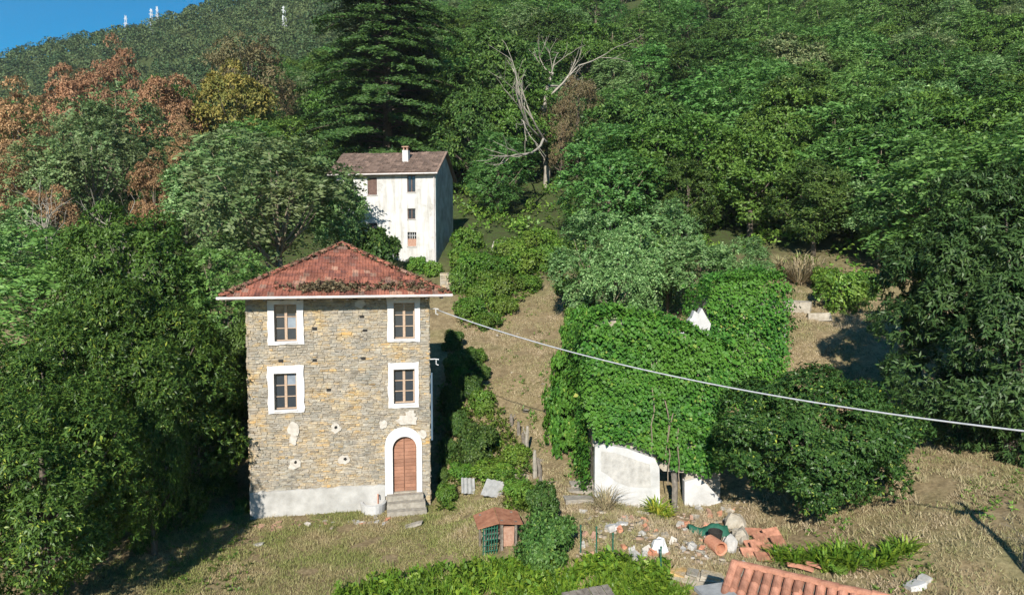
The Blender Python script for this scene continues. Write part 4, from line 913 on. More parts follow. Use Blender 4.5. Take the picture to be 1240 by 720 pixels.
# ------------------------------------------------------------------ bushes (px, py of the foot, width px, height px)
gb = 'brambles beside the worn path'
for a in [(570, 385, 44, 26), (600, 356, 50, 28), (635, 330, 55, 30), (575, 330, 46, 26), (610, 378, 40, 20), (565, 303, 40, 26), (650, 303, 50, 28), (690, 320, 55, 30), (558, 352, 36, 30), (620, 312, 45, 24), (590, 398, 34, 22), (720, 345, 50, 30), (690, 360, 44, 26), (585, 366, 40, 24), (605, 335, 44, 26), (640, 352, 36, 20), (660, 325, 46, 28), (560, 325, 36, 28), (705, 385, 44, 30), (700, 405, 40, 34)]:
    bush(random.choice(('bush_a', 'bush_b')), *a, 'tangled bright green bramble on the bank beside the worn path', gb)
gd = 'bushes at the ruin corner'
for a in [(690, 545, 60, 75), (700, 470, 60, 75), (705, 420, 50, 50), (685, 510, 50, 60)]: bush('bush_d', *a, 'ivy-smothered bush at the path-side corner of the ruin', gd)
bush('bush_c', 578, 566, 58, 55, 'round dark shrub in the shade behind the pale sheets')
bush('bush_c', 662, 690, 80, 72, 'tall dark shrub between the hutch and the rubble yard')
bush('bush_c', 655, 640, 46, 56, 'upright shrub growing at the lower end of the post fence')
for a in [(550, 425, 30, 26), (566, 448, 34, 28), (548, 462, 30, 34), (572, 480, 32, 30), (548, 500, 30, 34), (556, 530, 30, 34), (542, 560, 24, 30), (536, 590, 18, 24), (585, 460, 26, 18)]: bush('bush_c', *a, 'dark shrub in the shadow beside the stone house flank', 'shrubs in the stone house shadow')
bush('bush_a', 541, 610, 28, 26, 'small light shrub against the stone house corner')
for a in [(600, 578, 60, 22), (625, 560, 40, 22), (625, 600, 36, 22), (560, 578, 36, 20), (612, 583, 36, 16), (640, 615, 36, 30), (590, 545, 40, 22), (585, 500, 34, 30), (560, 470, 30, 26), (575, 440, 30, 20)]: bush(random.choice(('bush_a', 'bush_b')), *a, 'leafy green bush on the bank between the stone house and the post fence', 'bushes on the bank by the posts')
for a in [(1020, 375, 64, 48), (1000, 352, 40, 30), (1045, 362, 40, 34)]: bush('bush_a', *a, 'bright bush at the top of the dry slope', 'bushes at the top of the dry slope')
for a in [(1010, 690, 34, 12), (1045, 682, 30, 16), (1080, 668, 24, 12)]: bush('bush_b', *a, 'low green growth at the foot of the persimmon tree', 'growth under the persimmon')
for a in [(285, 560, 30, 40), (293, 622, 20, 20), (280, 500, 40, 40), (262, 590, 36, 40), (240, 615, 40, 40), (275, 600, 30, 24)]: bush('bush_c', *a, 'shaded bush in the dark gap beside the stone house', 'bushes in the gap by the stone house')

# ------------------------------------------------------------------ undergrowth filling the wood floor, brush
def scatter(n, fn):
    out = []
    while len(out) < n:
        px = rng.uniform(-160, 1400, 4000); Y = rng.uniform(36, 150, 4000) ; X = (px - 620) / FPX * Y; z = terr(X, Y); ppx, ppy = proj(X, Y, z)
        k = fn(ppx, ppy, X, Y); out += list(np.c_[X, Y, z][k])
    return np.array(out[:n])
U = scatter(1700, lambda px, py, X, Y: (py < low(px) + 8) & ~((px > 395) & (px < 560) & (Y < 70)))
nl = 34; d = unit(len(U) * nl, rng); d[:, 2] = np.abs(d[:, 2]); rr_ = np.repeat(rng.uniform(.6, 1.6, len(U)), nl)[:, None]
P = np.repeat(U, nl, 0) + d * rr_ * np.array([1.2, 1.2, 1]) * rng.uniform(.6, 1, (len(d), 1)); Vr = rosettes(P, d + np.array([0, -.2, .3]), 2, .42, .22, rng)
o = obj('undergrowth', mesh('undergrowth', Vr, quadF(len(Vr)), M['bramble'])); tag(o, 'leafy undergrowth covering the floor of the slope wood', 'undergrowth', kind='stuff')
# far wooded hill
X = rng.uniform(-420, 300, 20000); Y = rng.uniform(185, 450, 20000); z = terr(X, Y); ppx, ppy = proj(X, Y, z); k = ((ppx > -110) & (ppx < 420) & (ppy < 200)) | ((ppx > 380) & (ppx < 1350) & (Y < 330) & (Y > 205)); F_ = np.c_[X, Y, z][k]
keep_ = []; cell = {}
for p in F_:
    c_ = (int(p[0] // 7.5), int(p[1] // 8.5))
    if c_ in cell: continue
    cell[c_] = 1; keep_.append(p)
F_ = np.array(keep_)[:2200]; nl = 95; d = unit(len(F_) * nl, rng); d[:, 2] = np.abs(d[:, 2]) * 1.2 - .25; rr_ = np.repeat(rng.uniform(3.0, 6.0, len(F_)), nl)[:, None]
P = np.repeat(F_ + np.array([0, 0, 3.5]), nl, 0) + d * rr_ * np.array([1, 1, 1.15]); Vr = rosettes(P, d + np.array([0, 0, .2]), 2, 1.15, .75, rng, .15)
o = obj('far_woodland', mesh('far_woodland', Vr, quadF(len(Vr)), M['farwood'])); tag(o, 'dark green wood covering the far ridge under the sky', 'woodland', kind='stuff'); print('far', len(F_))
# lattice masts on the ridge
for k, (px, y0, y1, Y) in enumerate([(152, 19, 30, 440), (183, 11, 36, 400), (190, 8, 30, 440), (272, 7, 24, 400), (344, 8, 40, 330)]):
    p = at(px, y0, Y); bz = tz(p[0], Y); H = p[2] - bz; t = thing('lattice_mast', 'pale lattice power mast standing on the wooded ridge', 'mast', (p[0], Y, bz), .5, 'masts on the far ridge')
    mb = MB(); w0_, w1_ = .9, .35
    for sx_ in (-1, 1):
        for sy_ in (-1, 1): mb.tube([(sx_ * w0_, sy_ * w0_, 0), (sx_ * w1_, sy_ * w1_, H)], .16, 4)
    for j in range(7):
        f0, f1 = j / 7, (j + 1) / 7; a_ = w0_ + (w1_ - w0_) * f0; b2 = w0_ + (w1_ - w0_) * f1
        for s in (-1, 1): mb.tube([(-a_ * s, -a_, H * f0), (b2 * s, -b2, H * f1)], .09, 4); mb.tube([(-a_ * s, a_, H * f0), (b2 * s, b2, H * f1)], .09, 4)
    mb.build('mast_frame', M['mast'], t)
    for j, hz in enumerate((.8, .92)): mb = MB(); mb.box((-1.3 + j * .3, -.12, H * hz), (1.3 - j * .3, .12, H * hz + .25)); mb.build('crossarm', M['mast'], t)

# ------------------------------------------------------------------ grass and weeds
def grass_mat(name, dry, green):
    m, n, l, b = newmat(name); g_ = n.new('ShaderNodeNewGeometry'); t = noise(n, l, .45, 4, vec=g_.outputs['Position']); r = ramp(n, [(.38, (0, 0, 0)), (.58, (1, 1, 1))]); l.new(t.outputs[0], r.inputs[0])
    ra = ramp(n, dry); l.new(g_.outputs['Random Per Island'], ra.inputs[0]); rb = ramp(n, green); l.new(g_.outputs['Random Per Island'], rb.inputs[0])
    c = mixc(n, l, r.outputs[0], ra.outputs[0], rb.outputs[0]); l.new(c, b.inputs['Base Color']); b.inputs['Roughness'].default_value = .7; b.inputs['Specular IOR Level'].default_value = .2; return m
M['grass'] = grass_mat('dry_meadow_grass', [(0, (.2, .15, .075)), (.5, (.31, .25, .13)), (1, (.42, .36, .2))], [(0, (.11, .13, .035)), (.5, (.18, .2, .06)), (1, (.28, .28, .1))])
M['straw'] = grass_mat('bleached_grass', [(0, (.22, .165, .1)), (.5, (.36, .285, .185)), (1, (.5, .41, .28))], [(0, (.18, .16, .07)), (.6, (.3, .255, .14)), (1, (.22, .25, .08))])
def blades(P, h, w_, r, lean=.6):
    n_ = len(P); a = r.uniform(0, 6.283, n_); S = np.c_[np.cos(a), np.sin(a), np.zeros(n_)]; hh = (h * r.uniform(.4, 1.4, n_))[:, None]
    D = np.c_[r.normal(0, lean, n_), r.normal(0, lean, n_), np.ones(n_)]; D = nrm(D)
    return np.stack([P - S * w_, P + S * w_, P + D * hh], 1).reshape(-1, 3)
def grass(name, label, n_, fn, h, w_, mat, box=(-20, 30, 14, 62), lean=.7):
    X = rng.uniform(box[0], box[1], n_); Y = rng.uniform(box[2], box[3], n_); z = terr(X, Y); ppx, ppy = proj(X, Y, z); k = fn(ppx, ppy, X, Y)
    P = np.c_[X, Y, z - .01][k]; k3 = 3; P = np.repeat(P, k3, 0) + rng.normal(0, .05, (len(P) * k3, 3)) * [1, 1, 0]
    V_ = blades(P, h, w_, rng, lean); o = obj(name, mesh(name, V_, np.arange(len(V_), dtype=np.int32).reshape(-1, 3), M[mat])); tag(o, label, 'grass', kind='stuff'); return len(P)
hx = np.array([math.cos(ANG), math.sin(ANG)])
def in_house(X, Y):
    dx, dy = X - HO[0], Y - HO[1]; u = dx * hx[0] + dy * hx[1]; v = -dx * hx[1] + dy * hx[0]; return (u > -.05) & (u < HW + .05) & (v > -.05)
nz = lambda X, Y: np.sin(X * 1.9 + np.sin(Y * 1.3)) * np.sin(Y * 1.7 - X * .6)
n1 = grass('lawn_grass', 'short dry grass on the lawn in front of the stone house', 46000, lambda px, py, X, Y: (X < -.6) & ~in_house(X, Y) & (nz(X, Y) > -.75), .12, .016, 'grass', (-15, 0, 20.5, 33), .8)
n2 = grass('slope_grass', 'bleached dry grass on the open slope under the chestnut', 60000, lambda px, py, X, Y: (px > 900) & (py > 340) & (nz(X * .7, Y * .7) > -.45), .15, .018, 'straw', (7, 26, 18, 50), .8)
n3 = grass('path_grass', 'straw-coloured grass along the worn path', 24000, lambda px, py, X, Y: (px > 535) & (px < 730) & (py > 345) & (nz(X, Y) > -.4) & (X < 3.5), .16, .018, 'straw', (-4, 4.5, 24, 56), .8)
grass('yard_grass', 'thin dry grass growing through the rubble yard', 16000, lambda px, py, X, Y: (px > 690) & (px < 960) & (py > 600) & (py < 700) & (nz(X * 1.5, Y * 1.5) > -.2), .2, .014, 'straw', (1.5, 10, 20, 29), .7)
grass('slope_tufts', 'taller straw tufts standing on the dry slope', 16000, lambda px, py, X, Y: (px > 940) & (py > 370) & (nz(X * 1.3, Y * 1.3) > .55), .34, .016, 'straw', (7, 26, 18, 46), .5)
grass('lawn_tufts', 'taller green tufts on the lawn before the stone house', 9000, lambda px, py, X, Y: ~in_house(X, Y) & (nz(X * 1.4 + 2, Y * 1.4) > .6), .24, .014, 'grass', (-14, -1, 21, 31), .5)
def leafy(name, label, P, h, L, W, mat, cat):
    a = rng.normal(0, .4, (len(P), 3)); a[:, 2] = 1; V_ = rosettes(P, a, 5, L, W, rng, .15); o = obj(name, mesh(name, V_, quadF(len(V_)), M[mat])); tag(o, label, cat, kind='stuff')
def patch(px0, px1, py0, py1, n_, up, cond=None):
    px = rng.uniform(px0, px1, n_); py = rng.uniform(py0, py1, n_)
    if cond is not None: k = cond(px, py); px = px[k]; py = py[k]
    out = []
    # depth from the ground, by the slope's own height
    Yg = np.linspace(15, 60, 400)
    for a_, b_ in zip(px, py):
        d_ = ray(a_, b_); t_ = Yg / d_[1]; out.append((d_[0], d_[1], d_[2]))
    d_ = np.array(out); Tm = Yg[None] / d_[:, 1:2]; Xm = d_[:, :1] * Tm; Zm = CAM_Z + d_[:, 2:] * Tm; H_ = terr(Xm, np.broadcast_to(Yg, Xm.shape)); kk = np.argmax(H_ >= Zm, 1); ix = np.arange(len(d_))
    P = np.c_[Xm[ix, kk], Yg[kk], H_[ix, kk]]; P[:, :2] += rng.normal(0, .06, (len(P), 2)); P[:, 2] = terr(P[:, 0], P[:, 1]) + rng.uniform(0, 1, len(P)) ** 1.5 * up; return P
W1 = patch(410, 830, 668, 735, 2600, .42, lambda x, y: y > np.interp(x, [410, 470, 560, 620, 700, 790, 830], [722, 705, 693, 688, 684, 690, 712]))
W1 = W1[nz(W1[:, 0] * 1.6, W1[:, 1] * 2.1) + rng.normal(0, .25, len(W1)) > -.35]; W1[:, 2] += .35 * np.clip(nz(W1[:, 0] * 1.1 + 1, W1[:, 1] * 1.3), 0, 1) * rng.random(len(W1))
leafy('weeds', 'lush bright green weeds along the lower edge of the yard', W1, .5, .24, .11, 'weed', 'weeds')
W1b = W1[rng.random(len(W1)) < .9]; V_ = blades(np.repeat(W1b * [1, 1, 0] + np.c_[np.zeros((len(W1b), 2)), terr(W1b[:, 0], W1b[:, 1])], 5, 0) + rng.normal(0, .12, (len(W1b) * 5, 3)) * [1, 1, 0], .6, .018, rng, .45)
tag(obj('tall_grass', mesh('tall_grass', V_, np.arange(len(V_), dtype=np.int32).reshape(-1, 3), M['weed'])), 'tall bright green grass among the weeds below the yard', 'grass', kind='stuff')
W2_ = patch(530, 650, 470, 625, 1500, .45, lambda x, y: (x < np.interp(y, [470, 520, 560, 625], [592, 618, 640, 645])) & ~((x > 552) & (x < 612) & (y > 588)))
leafy('bank_weeds', 'green weeds over the bank beside the stone house', W2_, .4, .22, .1, 'bramble', 'weeds')
W3 = patch(555, 700, 290, 400, 1800, .6, lambda x, y: x < np.interp(y, [290, 340, 400], [700, 665, 600]))
leafy('bank_creeper', 'bright creeper carpet on the bank above the worn path', W3, .5, .24, .12, 'bramble', 'creeper')
W4 = patch(200, 305, 600, 720, 260, .15); leafy('lawn_weeds', 'low weeds on the lawn at the edge of the dark trees', W4, .2, .14, .05, 'bramble', 'weeds')
W6 = patch(575, 700, 375, 600, 900, .12, lambda x, y: np.sin(x * .11 + y * .05) * np.sin(y * .09 - x * .04) > .25); leafy('path_weeds', 'low green tufts scattered over the worn path', W6, .2, .17, .06, 'bramble', 'weeds')
W5 = patch(975, 1240, 385, 720, 1300, .1, lambda x, y: (np.sin(x * .03) * np.sin(y * .04 + x * .01) > .35)); leafy('slope_weeds', 'green tufts scattered on the dry slope', W5, .2, .15, .05, 'bramble', 'weeds')

# ------------------------------------------------------------------ small things
# service cable and its pole
pA = np.array([HO[0] + (HW + .38) * hx[0] + .05 * hx[1], HO[1] + (HW + .38) * hx[1], facade(526, 374)[1]])
pE = at(1240, 523, 17.0); tt_, zz_ = [], []
for px, py in ((530, 374), (590, 397), (650, 416), (750, 441), (850, 461), (1000, 487), (1120, 507), (1240, 523)):
    d = ray(px, py); e = pE[:2] - pA[:2]; t_ = (d[0] / d[1] * pA[1] - pA[0]) / (e[0] - d[0] / d[1] * e[1]); Yc = pA[1] + t_ * e[1]; tt_.append(t_); zz_.append(at(px, py, Yc)[2])
co = np.polyfit(tt_, zz_, 2); t = np.linspace(0, 1.12, 44); cab = np.c_[pA[0] + t * (pE[0] - pA[0]), pA[1] + t * (pE[1] - pA[1]), np.polyval(co, t)]; pA = cab[0].copy(); pB = cab[-1].copy(); zB = tz(pB[0], pB[1])
mb = MB(); mb.tube(cab - pA, .026, 6); tag(mb.build('overhead_cable', M['cable'], None, pA, True), 'pale overhead cable strung from the stone house across the yard', 'cable')
tp = thing('utility_pole', 'wooden utility pole carrying the overhead cable', 'pole', (pB[0], pB[1], zB)); mb = MB(); Hp = pB[2] - zB; mb.tube([(0, .1, -.8), (0, .1, Hp + .5)], [.14, .1], 10); mb.build('post', M['weatherwood'], tp); mb = MB(); mb.box((-.5, .0, Hp - .05), (.5, .2, Hp + .05)); mb.build('crossarm', M['weatherwood'], tp)
# old posts along the path
for k, (px, py, hpx, mt) in enumerate([(619, 516, 14, 'weatherwood'), (628.5, 527, 17, 'weatherwood'), (638, 552, 36, 'palebark'), (648, 578, 33, 'palebark'), (654, 577, 22, 'weatherwood'), (655, 605, 28, 'weatherwood'), (634, 540, 16, 'weatherwood')]):
    p = ground(px, py); H = hpx * p[1] / FPX * 1.05; an = random.uniform(-.1, .1)
    th_ = thing('fence_post', 'weathered leaning post along the worn path' if mt == 'weatherwood' else 'bleached pale post along the worn path', 'post', p, random.random() * 3, 'dark posts by the path' if mt == 'weatherwood' else 'pale posts by the path')
    mb = MB(); mb.tube([(0, 0, -.3), (.02, 0, H * .4), (an * H, .03, H * .8), (an * H * 1.2, .02, H)], [.11, .1, .085, .06], 7); mb.build('shaft', M[mt], th_)
    if k % 2 == 0: mb = MB(); mb.tube([(an * H * .6, 0, H * .6), (an * H + .18, .05, H * .82), (an * H + .22, .06, H * .98)], [.04, .03, .02], 5); mb.build('stub_branch', M[mt], th_)
# pale sheets by the bank
for k, (px, py, wd, rz, tl) in enumerate([(567, 603, .62, .25, -.6), (594, 607, .9, -.15, -.45)]):
    p = ground(px, py) + np.array([0, 0, .16]); mb = MB(); nn = 14; xs2 = np.linspace(-wd / 2, wd / 2, nn); cor = .025 * np.sin(np.arange(nn) * 1.57)
    Vv = [(x, 0, .03 + c_) for x, c_ in zip(xs2, cor)] + [(x + .08, .95, .03 + c_) for x, c_ in zip(xs2, cor)] + [(x, 0, .015 + c_) for x, c_ in zip(xs2, cor)] + [(x + .08, .95, .015 + c_) for x, c_ in zip(xs2, cor)]
    Ff = [(i, i + 1, nn + i + 1, nn + i) for i in range(nn - 1)] + [(2 * nn + i + nn, 2 * nn + nn + i + 1, 2 * nn + i + 1, 2 * nn + i) for i in range(nn - 1)] + [(2 * nn + i, 2 * nn + i + 1, i + 1, i) for i in range(nn - 1)]
    mb.add(Vv, Ff); o = mb.build('corrugated_sheet', M['fibre'], None, p + np.array([0, 0, .03])); o.rotation_euler = (.5, .12, rz); tag(o, ['smaller pale corrugated sheet lying on the bank by the stone house', 'larger pale corrugated sheet lying next to the hutch'][k], 'sheet')
# hutch
p = ground(602, 664); hu = thing('hutch', 'small ramshackle hutch with rusty roof at the lawn edge', 'hutch', p, .25)
for x, y, H in ((-.55, -.3, 1.05), (.62, -.3, 1.05), (-.55, .4, 1.15), (.62, .4, 1.15), (.1, -.3, 1.15)): mb = MB(); mb.box((x - .04, y - .04, -.2), (x + .04, y + .04, H), .008); mb.build('leg', M['weatherwood'], hu)
mb = MB(); mb.add([(-.02, -.5, 1.12), (.85, -.45, 1.0), (.9, .55, 1.1), (.02, .6, 1.32), (-.02, -.5, 1.09), (.85, -.45, .97), (.9, .55, 1.07), (.02, .6, 1.29)], [(0, 1, 2, 3), (7, 6, 5, 4), (0, 4, 5, 1), (1, 5, 6, 2), (2, 6, 7, 3), (3, 7, 4, 0)]); mb.build('roof_panel', M['rust_sheet'], hu)
mb = MB(); mb.add([(-.8, -.45, .98), (-.04, -.5, 1.14), (0, .6, 1.3), (-.78, .55, 1.1), (-.8, -.45, .95), (-.04, -.5, 1.11), (0, .6, 1.27), (-.78, .55, 1.07)], [(0, 1, 2, 3), (7, 6, 5, 4), (0, 4, 5, 1), (1, 5, 6, 2), (2, 6, 7, 3), (3, 7, 4, 0)]); mb.build('roof_panel', M['rust_sheet'], hu)
mb = MB(); mb.box((.14, -.25, .15), (.58, .35, .85), .01); mb.build('brick_box', M['brick'], hu)
mb = MB(); mb.box((-.5, -.25, .45), (.08, .35, .52)); mb.build('shelf', M['weatherwood'], hu)
for k in range(6): mb = MB(); mb.tube([(-.6 + k * .1, -.36, -.05), (-.58 + k * .1, -.37, 1.0)], .022, 5); mb.build('net_bar', M['green_net'], hu)
for k in range(5): mb = MB(); mb.tube([(-.62, -.38, .1 + k * .2), (-.08, -.38, .12 + k * .2)], .018, 5); mb.build('net_bar', M['green_net'], hu)
# rubble yard
def rock(name, px, py, sx_, sy_, sz_, mat, label, cat, group=None, rz=None, seed=None, flat=False, up=.3):
    p = ground(px, py); r = np.random.default_rng(seed or random.randrange(9999))
    if flat: V_ = np.array([(x, y, z) for z in (-.5, .5) for x, y in ((-.5, -.5), (.1, -.56), (.5, -.45), (.55, .2), (.4, .5), (-.2, .55), (-.55, .3))]) + r.normal(0, .035, (14, 3)); n7 = 7; F2 = [tuple(range(6, -1, -1)), tuple(range(7, 14))] + [(i, (i + 1) % 7, 7 + (i + 1) % 7, 7 + i) for i in range(7)]
    else:
        V_ = []; 
        for j, (z, s_) in enumerate(((-.5, .7), (-.2, 1), (.2, .9), (.48, .5))): V_ += [(.5 * s_ * math.cos(a), .5 * s_ * math.sin(a), z) for a in np.linspace(0, 2 * np.pi, 8, endpoint=False)]
        V_ = np.array(V_) + r.normal(0, .06, (32, 3)); F2 = [(j * 8 + i, j * 8 + (i + 1) % 8, (j + 1) * 8 + (i + 1) % 8, (j + 1) * 8 + i) for j in range(3) for i in range(8)] + [tuple(range(24, 32)), tuple(range(7, -1, -1))]
    o = obj(name, mesh(name, V_ * [sx_, sy_, sz_], F2, M[mat]), None, p + np.array([0, 0, sz_ * up])); o.rotation_euler = (random.gauss(0, .1), random.gauss(0, .1), random.uniform(0, 3) if rz is None else rz)
    return tag(o, label, cat, group)
rock('plaster_slab', 743, 639, .5, .35, .12, 'ruinwhite', 'larger white plaster slab lying in the rubble below the white wall', 'slab', rz=.3, flat=True)
rock('plaster_slab', 754, 635, .4, .25, .12, 'ruinwhite', 'smaller white plaster slab propped beside the larger one', 'slab', rz=-.7, flat=True)
rock('sack', 798, 668, .55, .45, .55, 'white_sack', 'crumpled white sack on the rubble edge', 'sack')
rock('stone_block', 769, 676, .4, .3, .2, 'concrete', 'pale stone at the weedy edge of the rubble', 'stone', flat=True)
rock('stone_block', 781, 672, .3, .25, .2, 'concrete', 'pale grey stone next to the white sack', 'stone')
rock('concrete_lump', 884, 666, .5, .45, .65, 'concrete', 'rounded grey concrete lump beside the clay pipe', 'concrete')
rock('concrete_lump', 890, 640, .9, .7, .7, 'mortar', 'earthy broken wall stump under the persimmon tree', 'stone')
rock('concrete_lump', 896, 655, .8, .6, .6, 'mortar', 'lower stump of broken wall by the clay tiles', 'stone')
rock('concrete_slab', 1108, 712, .55, .35, .2, 'ruinwhite', 'pale concrete block lying on the slope below the persimmon', 'block', rz=.2, flat=True)
rock('concrete_slab', 1119, 705, .4, .3, .18, 'concrete', 'grey concrete piece behind the pale block', 'block', rz=.5, flat=True)
rock('log', 1093, 519, .6, .22, .16, 'ruinwhite', 'short pale broken board on the dry slope', 'board', rz=-.3, flat=True)
rock('flat_stone', 497, 637, 1.0, .35, .08, 'step', 'flat stone slab in the grass before the door steps', 'slab', rz=.15, flat=True)
rock('stone_block', 313, 660, .35, .2, .08, 'concrete', 'flat pale stone on the lawn near the plinth corner', 'stone', flat=True)
rock('boulder', 604, 304, 1.4, .8, 1.1, 'terracotta' if False else 'patch', 'pale boulder under the trees above the brambles', 'boulder')
rock('wall_fragment', 966, 377, 1.5, .6, .8, 'mortar', 'broken grey concrete wall piece at the top of the dry slope', 'wall', rz=-.5, flat=True)
rock('wall_fragment', 992, 387, 1.2, .5, .5, 'mortar', 'low earthy wall piece under the bright bushes', 'wall', rz=-.4, flat=True)
p = ground(866, 668); o = MB(); th = np.linspace(0, 2 * np.pi, 18, endpoint=False); Vv = [(rr2 * math.cos(a), y, .24 + rr2 * math.sin(a)) for y, rr2 in ((-.35, .24), (.35, .22), (.35, .17), (-.33, .18)) for a in th]
o.add(Vv, [(j * 18 + i, ((j + 1) % 4) * 18 + i, ((j + 1) % 4) * 18 + (i + 1) % 18, j * 18 + (i + 1) % 18) for j in range(4) for i in range(18)]); o = o.build('clay_pipe', M['terracotta'], None, p); o.rotation_euler.z = .3; tag(o, 'short round terracotta pipe lying by the concrete lump', 'pipe')
p = ground(866, 656); mb = MB(); mb.add([(.26 * s_ * math.cos(a), .26 * s_ * math.sin(a), z) for z, s_ in ((0, .7), (.4, 1), (.42, .9), (.1, .6)) for a in np.linspace(0, 2 * np.pi, 12, endpoint=False)], [(j * 12 + i, j * 12 + (i + 1) % 12, (j + 1) * 12 + (i + 1) % 12, (j + 1) * 12 + i) for j in range(3) for i in range(12)] + [tuple(range(36, 48))]); tag(mb.build('bucket', M['dark'], None, p), 'black bucket behind the terracotta pipe', 'bucket')
p = ground(858, 648); xs3 = np.linspace(-.75, .7, 16); Vv = [(x, y, .1 + .28 * math.exp(-(y / .22) ** 2) * (1 + .3 * math.sin(x * 5)) + .05 * math.sin(x * 9 + y * 14)) for x in xs3 for y in np.linspace(-.35, .35, 8)]
tag(obj('green_netting', mesh('green_netting', Vv, [(i * 8 + j, (i + 1) * 8 + j, (i + 1) * 8 + j + 1, i * 8 + j + 1) for i in range(15) for j in range(7)], M['green_net'], True), None, p), 'bundle of dark green netting on the rubble', 'netting')
# clay tiles and bricks stacked under the persimmon
def pantile(L=.5, W=.22):
    a = np.linspace(0, math.pi, 7); return np.array([(W * .5 * math.cos(t_) * (1 - .1 * e), e * L, .09 * math.sin(t_) + o_) for o_ in (.015, 0) for e in (0, 1) for t_ in a]), [(i, i + 7, i + 8, i + 1) for i in range(6)] + [(14 + i + 1, 14 + i + 8, 14 + i + 7, 14 + i) for i in range(6)] + [(14 + i, i, i + 1, 14 + i + 1) for i in range(6)]
pv, pf = pantile(); pan_me = mesh('roof_tile', pv, [tuple(reversed(f)) for f in pf], M['paletile'])
slab_me = MB().box((-.3, -.2, 0), (.3, .2, .05)).mesh('clay_slab', M['paletile'])
for k, (px, py, rz, dz) in enumerate([(912, 662, .1, 0), (922, 655, .3, .02), (913, 650, -.1, .1), (934, 668, .2, .0), (942, 660, .5, .05), (925, 678, .1, 0), (934, 652, .2, .12), (918, 668, .35, .06), (940, 675, -.2, .0), (908, 672, .1, .0)]):
    p = ground(px, py); o = obj('clay_slab', slab_me, None, p + np.array([0, 0, .08 + dz])); o.rotation_euler = (.5 + random.gauss(0, .15), random.gauss(0, .12), rz); tag(o, 'flat terracotta slab in the loose stack under the persimmon tree', 'clay slab', 'terracotta slabs under the persimmon')
for k, (px, py) in enumerate([(981, 692), (990, 690), (985, 696), (972, 693), (995, 694)]):
    p = ground(px, py); o = obj('clay_tile', pan_me, None, p + np.array([0, 0, .05 + .03 * k])); o.rotation_euler = (.1, .1, 1.2 + random.gauss(0, .2)); tag(o, 'curved terracotta tile lying in the grass behind the shed roof', 'tile', 'loose tiles behind the shed')
for k in range(26):
    p = ground(random.uniform(600, 690), random.uniform(400, 600)); s = random.uniform(.1, .28); o = obj('path_stone', SM[k % 14], None, p + np.array([0, 0, s * .1])); o.scale = (s * 1.4, s, s * .6); o.rotation_euler = (random.gauss(0, .2), random.gauss(0, .2), random.uniform(0, 6)); tag(o, 'loose grey stone lying on the worn path', 'stone', 'stones on the worn path')
# broken bricks, stones: individual pieces, then fine rubble
gr_ = 'rubble pieces in the yard'
rk = [mesh('rubble_piece', (np.array([[x, y, z] for x in (-.5, .5) for y in (-.4, .4) for z in (-.3, .3)]) + rng.normal(0, .1, (8, 3))), [(0, 1, 3, 2), (4, 6, 7, 5), (0, 4, 5, 1), (2, 3, 7, 6), (0, 2, 6, 4), (1, 5, 7, 3)], M[q]) for q in ('brick', 'mortar', 'concrete', 'terracotta', 'patch', 'stone')]
for k in range(110):
    px, py = random.uniform(705, 890), random.uniform(612, 672); p = ground(px, py); s = random.uniform(.1, .3); o = obj('rubble_piece', random.choice(rk), None, p + np.array([0, 0, s * .15])); o.scale = (s, s, s); o.rotation_euler = (random.gauss(0, .3), random.gauss(0, .3), random.uniform(0, 6)); tag(o, 'broken piece of brick or stone strewn over the rubble yard', 'rubble', gr_)
for k in range(46):
    px = random.uniform(306, 470); py = np.interp(px, [306, 470], [637, 629]) + random.gauss(1.5, 2); p = ground(px, py); s = random.uniform(.06, .18); o = obj('fallen_brick', rk[0] if px < 360 else random.choice(rk), None, p + np.array([0, 0, s * .1])); o.scale = (s * 1.4, s, s); o.rotation_euler = (0, 0, random.uniform(0, 6)); tag(o, 'small broken brick or stone fallen along the stone house plinth', 'rubble', 'rubble along the plinth')
GP = patch(700, 900, 608, 684, 1100, -.03, lambda x, y: rng.random(len(x)) < .25 + .75 * (np.sin(x * .09) * np.sin(y * .16 + x * .03) > 0)); nG = len(GP); sG = rng.uniform(.02, .085, nG)[:, None]
cubeV = np.array([[x, y, z] for x in (-1, 1) for y in (-1, 1) for z in (-.6, .6)]); VG = (GP[:, None] + (cubeV[None] * rng.uniform(.6, 1.2, (nG, 8, 3))) * sG[:, :, None] * rng.uniform(.5, 1.5, (nG, 1, 3)) + np.array([0, 0, .01])).reshape(-1, 3)
FG = (np.arange(nG)[:, None, None] * 8 + np.array([(0, 1, 3, 2), (4, 6, 7, 5), (0, 4, 5, 1), (2, 3, 7, 6), (1, 5, 7, 3)])[None]).reshape(-1, 4)
m, n, l, b = newmat('mixed_rubble'); gg = n.new('ShaderNodeNewGeometry'); r = ramp(n, [(0, (.17, .13, .085)), (.35, (.25, .2, .14)), (.55, (.29, .19, .13)), (.75, (.33, .29, .23)), (.9, (.24, .19, .135)), (1, (.45, .43, .4))]); l.new(gg.outputs['Random Per Island'], r.inputs[0]); l.new(r.outputs[0], b.inputs['Base Color']); b.inputs['Roughness'].default_value = .9
tag(obj('fine_rubble', mesh('fine_rubble', VG, FG, m)), 'fine broken plaster and brick covering the yard', 'rubble', kind='stuff')
